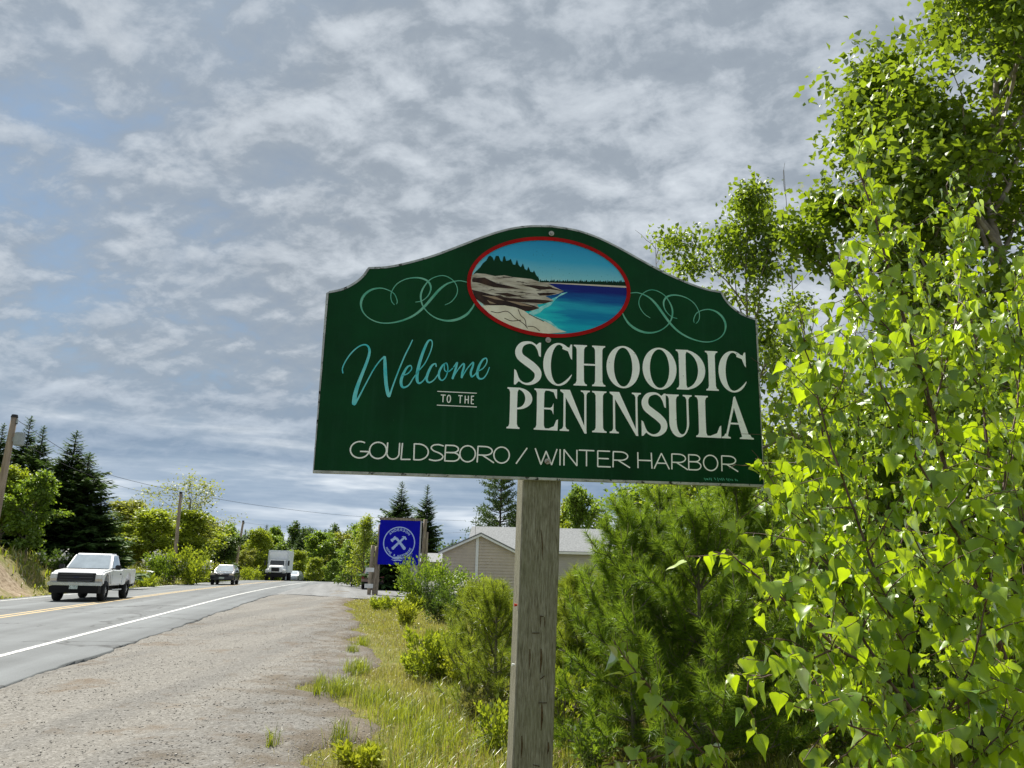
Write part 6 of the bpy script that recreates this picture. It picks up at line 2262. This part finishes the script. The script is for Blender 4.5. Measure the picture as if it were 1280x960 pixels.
x, y = strip_points(150000, 1)
z = terrain(x, y)
h = 0.75 * (0.35 + 0.65 * sstep(0.3, -1.2, gravel_in(x, y))) * (0.05 + 0.16 * r.random(len(x)) ** 1.6) * (0.6 + 0.9 * fbm(x * 0.6, y * 0.6, 71, 2))
blades('green_grass', 'yellowish green grass of the roadside strip', x, y, z, h, 0.004 + 0.00035 * y, M_grass, 5)
x, y = strip_points(65000, 2)
z = terrain(x, y)
h = (0.03 + 0.13 * r.random(len(x)) ** 2.0)
blades('dry_grass', 'straw-coloured dry grass mixed into the strip', x, y, z, h, 0.0032 + 0.0003 * y, M_straw, 6, 0.8)
# clumps standing on the gravel edge
xs, ys = [], []
for px, py, rr, nb in ((445, 842, 0.20, 420), (425, 868, 0.22, 420), (440, 820, 0.12, 160), (402, 862, 0.07, 80), (395, 872, 0.05, 60), (452, 808, 0.12, 140), (340, 940, 0.05, 50), (470, 880, 0.25, 300), (425, 930, 0.12, 120), (500, 900, 0.35, 500), (540, 930, 0.4, 600)):
    g_ = G(px, py)
    xs.append(g_[0] + r.normal(size=nb) * rr * 0.5); ys.append(g_[1] + r.normal(size=nb) * rr)
x, y = np.concatenate(xs), np.concatenate(ys)
blades('grass_tufts', 'taller green grass tufts at the edge of the gravel', x, y, terrain(x, y), 0.10 + 0.22 * r.random(len(x)), 0.004 + 0.0003 * y, M_rank, 7, 0.6)
# meadow and bank beyond the road
n = 60000
s = 20 + 95 * r.random(n)
L = 13.1 + 26 * r.random(n) ** 1.5
q = np.stack([s * RD[0] - (L - shift(s)) * RD[1], s * RD[1] + (L - shift(s)) * RD[0]], 1)
c_ = road_pt(40.0, 15.2)
dist = np.hypot(q[:, 0] - c_[0], q[:, 1] - c_[1])
ok = (r.random(n) < 0.35 + 0.8 * fbm(q[:, 0] * 0.3, q[:, 1] * 0.3, 81, 3)) & ((dist > 1.6 + 2.2 * fbm(q[:, 0] * 0.9, q[:, 1] * 0.9, 83, 2)) | (r.random(n) < 0.06))
q = q[ok]
hh = (0.18 + 0.45 * r.random(len(q)) ** 1.5) * (0.25 + 0.75 * sstep(13.0, 15.5, L[ok]))
sel = r.random(len(q)) < 0.62
for nm, lab, m_, mt in (('meadow_grass', 'tall green grass and weeds of the meadow beyond the road', sel, M_rank), ('meadow_straw', 'tall dry stalks in the meadow beyond the road', ~sel, M_straw)):
    qq, h2 = q[m_], hh[m_]
    blades(nm, lab, qq[:, 0], qq[:, 1], terrain(qq[:, 0], qq[:, 1]), h2, 0.035 + 0.05 * r.random(len(qq)), mt, 8, 0.7)
# undergrowth on the right, around the pines
n = 60000
y = 5.2 + 20 * r.random(n) ** 1.6
x = -0.9 + (2.2 + 0.75 * y) * r.random(n)
ok = r.random(n) < 0.30 + 0.9 * fbm(x * 0.8, y * 0.8, 91, 3)
x, y = x[ok], y[ok]
blades('undergrowth_grass', 'shaded grass and stalks under the young pines and birches', x, y, terrain(x, y), 0.06 + 0.25 * r.random(len(x)) ** 1.7, 0.005 + 0.0004 * y, M_rank, 9, 0.7)
n = 9000
x, y = -0.6 + 7 * r.random(n), 5.5 + 6 * r.random(n)
C = np.stack([x, y, terrain(x, y) + 0.01 + 0.02 * r.random(n)], 1)
LV, LFc = kites(C, unit(r.normal(size=(n, 3)) * np.array([1, 1, 0.15])), unit(rand_unit(r, n) * 0.5 + np.array([0, 0, 1])), 0.03 + 0.04 * r.random(n), 0.02 + 0.02 * r.random(n))
tag(fastmesh('leaf_litter', LV, LFc, leaf_mat('brown_leaf_litter', (0.10, 0.055, 0.030), (0.30, 0.19, 0.10), (0.15, 0.08, 0.03), 0.15)), 'brown dead leaves on the shaded ground', 'leaf litter', kind='stuff')

# ------------------------------------------------------------------ near birch saplings
def leaf_shape(seed):
    """triangular birch leaf with long tip, toothed edge, folded on its midrib; base at origin, tip along -z"""
    r = np.random.default_rng(seed)
    half_ = [(0.0, 0.0), (0.18, -0.02), (0.37, 0.06), (0.47, 0.17), (0.45, 0.24), (0.42, 0.33), (0.36, 0.40), (0.31, 0.49), (0.24, 0.57), (0.18, 0.66), (0.11, 0.76), (0.06, 0.87), (0.0, 1.0)]
    fold, curl = -0.05 + 0.55 * r.random(), -0.10 + 0.55 * r.random()
    V, F = [], []
    n = len(half_)
    for w_, t in half_:
        V.append((0, -curl * t * t, -t))
    for s in (1, -1):
        for w_, t in half_[1:-1]:
            V.append((s * w_ * 0.95, fold * w_ - curl * t * t + 0.03 * math.sin(t * 9 + s), -t + 0.05 * abs(w_)))
    m = n - 2
    for si, s in enumerate((1, -1)):
        o = n + si * m
        ring_ = [0] + [o + k for k in range(m)] + [n - 1]
        for k in range(len(ring_) - 1):
            a, b_ = ring_[k], ring_[k + 1]
            c1, c2 = k, k + 1
            if k == 0:
                F.append((0, b_, 1) if s > 0 else (0, 1, b_))
            elif k == len(ring_) - 2:
                F.append((a, n - 1, c1) if s > 0 else (a, c1, n - 1))
            else:
                F.append((a, b_, c2) if s > 0 else (a, c2, b_))
                F.append((a, c2, c1) if s > 0 else (a, c1, c2))
    return np.array(V, float), F


M_nearleaf = leaf_mat('near_birch_leaf', (0.075, 0.195, 0.005), (0.310, 0.440, 0.010), (0.58, 0.78, 0.012), 0.50, gloss=0.12, rough=0.4, obj_random=True)
M_nearleaf_m = leaf_mat('birch_leaf_mass', (0.075, 0.195, 0.005), (0.310, 0.440, 0.010), (0.58, 0.78, 0.012), 0.50, gloss=0.12, rough=0.4)
M_stem = pbr('red_brown_birch_stem', (0.045, 0.022, 0.014), 0.6, scale=20, col2=(0.13, 0.075, 0.045))
def add_veins(m):
    t = m.node_tree
    tc = t.nodes.new('ShaderNodeTexCoord')
    sp = t.nodes.new('ShaderNodeSeparateXYZ')
    t.links.new(tc.outputs['Object'], sp.inputs[0])
    ax = math_node(t, 'ABSOLUTE', sp.outputs[0])
    rib = ramp(t, ax, [(0.010, 1.0), (0.030, 0.0)])
    fr = math_node(t, 'FRACT', math_node(t, 'ADD', math_node(t, 'MULTIPLY', sp.outputs[2], -6.5), math_node(t, 'MULTIPLY', ax, -4.5)))
    side = ramp(t, fr, [(0.0, 0.7), (0.10, 0.0), (0.90, 0.0), (1.0, 0.7)])
    vein = math_node(t, 'MAXIMUM', rib, side)
    blot = noise(t, tc.outputs['Object'], 3.5, 4, 0.6)
    for n in list(t.nodes):
        if n.type in ('BSDF_DIFFUSE', 'BSDF_TRANSLUCENT'):
            src = n.inputs['Color'].links[0].from_socket
            f = 1.35 if n.type == 'BSDF_DIFFUSE' else 0.70
            c = mixc(t, math_node(t, 'MULTIPLY', vein, 0.6), src, mixc(t, 1.0, src, (f, f, f), 'MULTIPLY'))
            c = mixc(t, ramp(t, blot, [(0.42, 0.0), (0.75, 0.45)]), c, mixc(t, 1.0, c, (0.6, 0.75, 0.6), 'MULTIPLY'))
            t.links.new(c, n.inputs['Color'])


add_veins(M_nearleaf)
LEAFV = [leaf_shape(k) for k in range(7)]
LEAFM = []
for v_, f_ in LEAFV:
    me = bpy.data.meshes.new('birch_leaf')
    me.from_pydata([tuple(p) for p in v_], [], f_)
    me.polygons.foreach_set('use_smooth', np.ones(len(me.polygons), bool))
    me.materials.append(M_nearleaf)
    LEAFM.append(me)


def project(p):
    d = np.asarray(p) - np.array([0, 0, EYE])
    zc_ = d @ _F
    a, b_ = d @ _R / zc_ * FPX, d @ _U / zc_ * FPX
    return 640 + a * _cR + b_ * _sR, 480 - (-a * _sR + b_ * _cR), zc_


def sapling(label, root_loc, stems, seed, size=0.055, n_twig=0.037, twig_len=(0.10, 0.30), gap=0.024, extra=None):
    """stems: list of (list of (px,py,Y), r0, r1, grow) -> grows twigs and hanging leaves along them"""
    r = np.random.default_rng(seed)
    root = thing('birch_sapling', label, 'sapling', root_loc, 0, 'near birch saplings')
    O = np.array(root_loc, float)
    lines, leaves = [], []
    for pts, r0, r1, grow in stems:
        w_ = np.array([P(*p) if len(p) == 3 else p[:3] for p in pts])
        c = catmull(w_, 8)
        c = c + np.cumsum(r.normal(size=c.shape) * 0.0012, 0)
        rad = np.linspace(r0, r1, len(c))
        lines.append((c - O, rad))
        if not grow:
            continue
        seg = np.linalg.norm(np.diff(c, axis=0), axis=1)
        L = seg.sum()
        cum = np.concatenate([[0], np.cumsum(seg)])
        tcount = max(2, int(L / n_twig * grow))
        for k in range(tcount):
            s = L * (0.06 + 0.94 * (k + r.random()) / tcount)
            p0 = np.array([np.interp(s, cum, c[:, j]) for j in range(3)])
            i = min(len(c) - 2, np.searchsorted(cum, s) - 1)
            tdir = unit(c[i + 1] - c[max(i, 0)])
            d = unit(tdir * 0.55 + r.normal(size=3) * 0.75 + np.array([0, 0, 0.10]))
            ln = r.uniform(*twig_len) * (1.15 - 0.5 * s / L)
            tw = limb(r, p0, d, ln, 5, -0.25, 0.14)
            lines.append((tw - O, np.linspace(0.0022, 0.0009, 5)))
            m = max(2, int(ln / gap))
            for q in range(m):
                f = (q + 0.7) / m * 4
                kk = min(3, int(f))
                b0 = tw[kk] * (1 - (f - kk)) + tw[kk + 1] * (f - kk)
                leaves.append(b0)
        m = int(L / 0.10)
        for q in range(m):
            s = L * (q + r.random()) / m
            leaves.append(np.array([np.interp(s, cum, c[:, j]) for j in range(3)]))
    mats = []
    for b0 in leaves:
        qx, qy, _q = project(b0)
        if qx < 962 and 380 < qy < 606 and not (qx > 936 and qy > 565):   # nothing grows in front of the panel but the one twig at its corner
            continue
        pd = unit(r.normal(size=3) * np.array([1, 1, 0.5]) + np.array([0, 0, -0.25]))
        base = b0 + pd * 0.020
        lines.append((np.array([b0, b0 + pd * 0.012 + np.array([0, 0, 0.002]), base]) - O, np.array([0.0008, 0.0007, 0.0006])))
        s = size * (0.55 + 0.75 * r.random())
        az = r.random() * 6.283
        tilt = abs(r.normal()) * 0.55
        M_ = Matrix.Translation(Vector(base - O)) @ Matrix.Rotation(az, 4, 'Z') @ Matrix.Rotation(tilt, 4, 'X') @ Matrix.Rotation(r.normal() * 0.35, 4, 'Y') @ Matrix.Diagonal((s * r.uniform(0.8, 1.12), s, s, 1))
        px, py, zc_ = project(base)
        seen = zc_ > 0.3 and -20 < px < 1300 and -20 < py < 980
        mats.append((M_, (s / zc_) if seen else 0.0))
    V, F = tubes(lines, 5)
    fastmesh('stems', V, F, M_stem, root, smooth=True)
    order = sorted(range(len(mats)), key=lambda k: -mats[k][1])
    for n_, k in enumerate(order[:300]):
        if mats[k][1] <= 0:
            break
        o = bpy.data.objects.new('leaf', LEAFM[k % 7])
        COL.objects.link(o)
        o.parent = root
        o.matrix_local = mats[k][0]
    rest = [k for k in order if mats[k][1] <= 0] + [k for k in order[300:] if mats[k][1] > 0]
    if rest:
        VV, FF, b_ = [], [], 0
        for k in rest:
            v_, f_ = LEAFV[k % 7]
            m4 = np.array(mats[k][0])
            VV.append(v_ @ m4[:3, :3].T + m4[:3, 3])
            FF += [tuple(i + b_ for i in t) for t in f_]
            b_ += len(v_)
        o = pymesh('foliage', np.concatenate(VV), FF, M_nearleaf_m, root, smooth=True)
        o['kind'] = 'stuff'
    return root


def gz_pt(px, Y):
    return (X(px, Y, 0.0), Y, 0.0)


A0 = gz_pt(1400, 2.45)
sapling('tall near birch sapling with red-brown stem running up the right edge', A0, [
    ([A0 + (0,), (1330, 980, 2.45), (1268, 850, 2.45), (1222, 735, 2.45), (1190, 630, 2.48), (1162, 520, 2.5), (1138, 440, 2.52), (1112, 360, 2.55), (1090, 280, 2.6), (1062, 195, 2.65)], 0.013, 0.003, 1.0),
    ([(1222, 735, 2.45), (1190, 655, 2.40), (1150, 585, 2.36), (1110, 510, 2.33), (1085, 430, 2.32)], 0.006, 0.002, 1.0),
    ([(1232, 760, 2.45), (1246, 670, 2.5), (1262, 560, 2.55), (1275, 450, 2.6), (1268, 350, 2.65)], 0.005, 0.002, 1.1),
    ([(1162, 520, 2.5), (1185, 440, 2.6), (1200, 350, 2.7), (1205, 270, 2.75)], 0.004, 0.0015, 1.0),
    ([(1268, 850, 2.45), (1225, 810, 2.3), (1180, 745, 2.2), (1150, 690, 2.15)], 0.004, 0.0015, 1.0),
    ([(1300, 900, 2.45), (1292, 800, 2.3), (1285, 700, 2.2), (1270, 610, 2.2)], 0.004, 0.0015, 1.0),
    ([(1138, 440, 2.52), (1110, 410, 2.6), (1075, 370, 2.65), (1050, 320, 2.7)], 0.003, 0.0014, 0.9)], 11)
B0 = gz_pt(1235, 2.2)
sapling('spreading near birch sapling with long twigs reaching left across the lower right', B0, [
    ([B0 + (0,), (1200, 1010, 2.2), (1160, 930, 2.2), (1112, 852, 2.2), (1050, 810, 2.22), (1000, 768, 2.26), (942, 716, 2.3), (902, 682, 2.35)], 0.009, 0.0018, 1.1),
    ([(1112, 852, 2.2), (1068, 785, 2.3), (1035, 705, 2.4), (1005, 640, 2.5)], 0.005, 0.0018, 1.1),
    ([(1160, 930, 2.2), (1130, 810, 2.25), (1102, 725, 2.3), (1075, 650, 2.35), (1040, 550, 2.42), (1018, 460, 2.5), (1002, 405, 2.55)], 0.006, 0.0018, 1.0),
    ([(1035, 705, 2.4), (1000, 660, 2.55), (968, 605, 2.7), (946, 575, 2.8)], 0.003, 0.0012, 1.0),
    ([(1160, 930, 2.2), (1200, 860, 2.1), (1222, 800, 2.05), (1235, 730, 2.05)], 0.004, 0.0015, 1.0),
    ([(1175, 960, 2.2), (1110, 925, 2.05), (1050, 900, 2.0), (990, 880, 2.0)], 0.004, 0.0015, 1.0),
    ([(1200, 1010, 2.2), (1240, 940, 2.1), (1270, 890, 2.05)], 0.004, 0.0015, 1.0),
    ([(1050, 810, 2.22), (985, 835, 2.2), (930, 850, 2.2)], 0.003, 0.0013, 0.9)], 12)
C0 = gz_pt(960, 2.6)
sapling('small near birch shoot with a chain of pale leaves right of the post foot', C0, [
    ([C0 + (0,), (915, 1000, 2.6), (868, 935, 2.6), (832, 893, 2.6), (802, 855, 2.6), (778, 825, 2.62), (762, 803, 2.64)], 0.005, 0.0015, 0.9),
    ([(868, 935, 2.6), (830, 945, 2.5), (790, 950, 2.45), (760, 955, 2.4)], 0.003, 0.0012, 0.9),
    ([(915, 1000, 2.6), (905, 950, 2.5), (890, 910, 2.45)], 0.003, 0.0012, 0.8)], 13, twig_len=(0.04, 0.12))
D0 = gz_pt(1120, 3.3)
sapling('thin birch sapling standing behind the others beside the sign edge', D0, [
    ([D0 + (0,), (1090, 960, 3.3), (1070, 800, 3.3), (1050, 660, 3.35), (1030, 540, 3.4), (1012, 440, 3.45), (1000, 380, 3.5)], 0.010, 0.002, 1.0),
    ([(1050, 660, 3.35), (1010, 590, 3.3), (980, 520, 3.3), (968, 470, 3.3)], 0.004, 0.0014, 1.0),
    ([(1070, 800, 3.3), (1120, 700, 3.3), (1150, 600, 3.35)], 0.005, 0.0015, 1.0),
    ([(1030, 540, 3.4), (1060, 450, 3.5), (1080, 370, 3.55), (1090, 300, 3.6)], 0.004, 0.0015, 1.0)], 14, size=0.052)
E0 = gz_pt(1330, 3.6)
sapling('tall birch sapling behind the right edge stem', E0, [
    ([E0 + (0,), (1290, 960, 3.6), (1262, 800, 3.6), (1240, 640, 3.65), (1222, 480, 3.7), (1200, 340, 3.8), (1180, 230, 3.85)], 0.013, 0.002, 1.2),
    ([(1262, 800, 3.6), (1215, 720, 3.6), (1180, 640, 3.6)], 0.005, 0.0015, 1.2),
    ([(1240, 640, 3.65), (1275, 540, 3.7), (1285, 430, 3.75), (1275, 320, 3.8)], 0.005, 0.0015, 1.2),
    ([(1222, 480, 3.7), (1180, 420, 3.8), (1150, 350, 3.85), (1140, 290, 3.9)], 0.004, 0.0015, 1.1),
    ([(1275, 880, 3.6), (1225, 850, 3.5), (1180, 800, 3.45)], 0.004, 0.0015, 1.2)], 15, size=0.052)
F0 = gz_pt(1150, 4.2)
sapling('birch sapling filling the middle behind the spreading one', F0, [
    ([F0 + (0,), (1120, 960, 4.2), (1105, 820, 4.2), (1090, 700, 4.2), (1078, 580, 4.25), (1062, 470, 4.3)], 0.011, 0.002, 1.2),
    ([(1105, 820, 4.2), (1050, 760, 4.1), (1010, 720, 4.05)], 0.005, 0.0015, 1.2),
    ([(1105, 820, 4.2), (1150, 740, 4.2), (1175, 650, 4.25), (1185, 560, 4.3)], 0.005, 0.0015, 1.2),
    ([(1118, 920, 4.2), (1060, 880, 4.1), (1010, 850, 4.0)], 0.005, 0.0015, 1.2),
    ([(1118, 920, 4.2), (1180, 880, 4.1), (1230, 850, 4.0)], 0.005, 0.0015, 1.2)], 16, size=0.054)
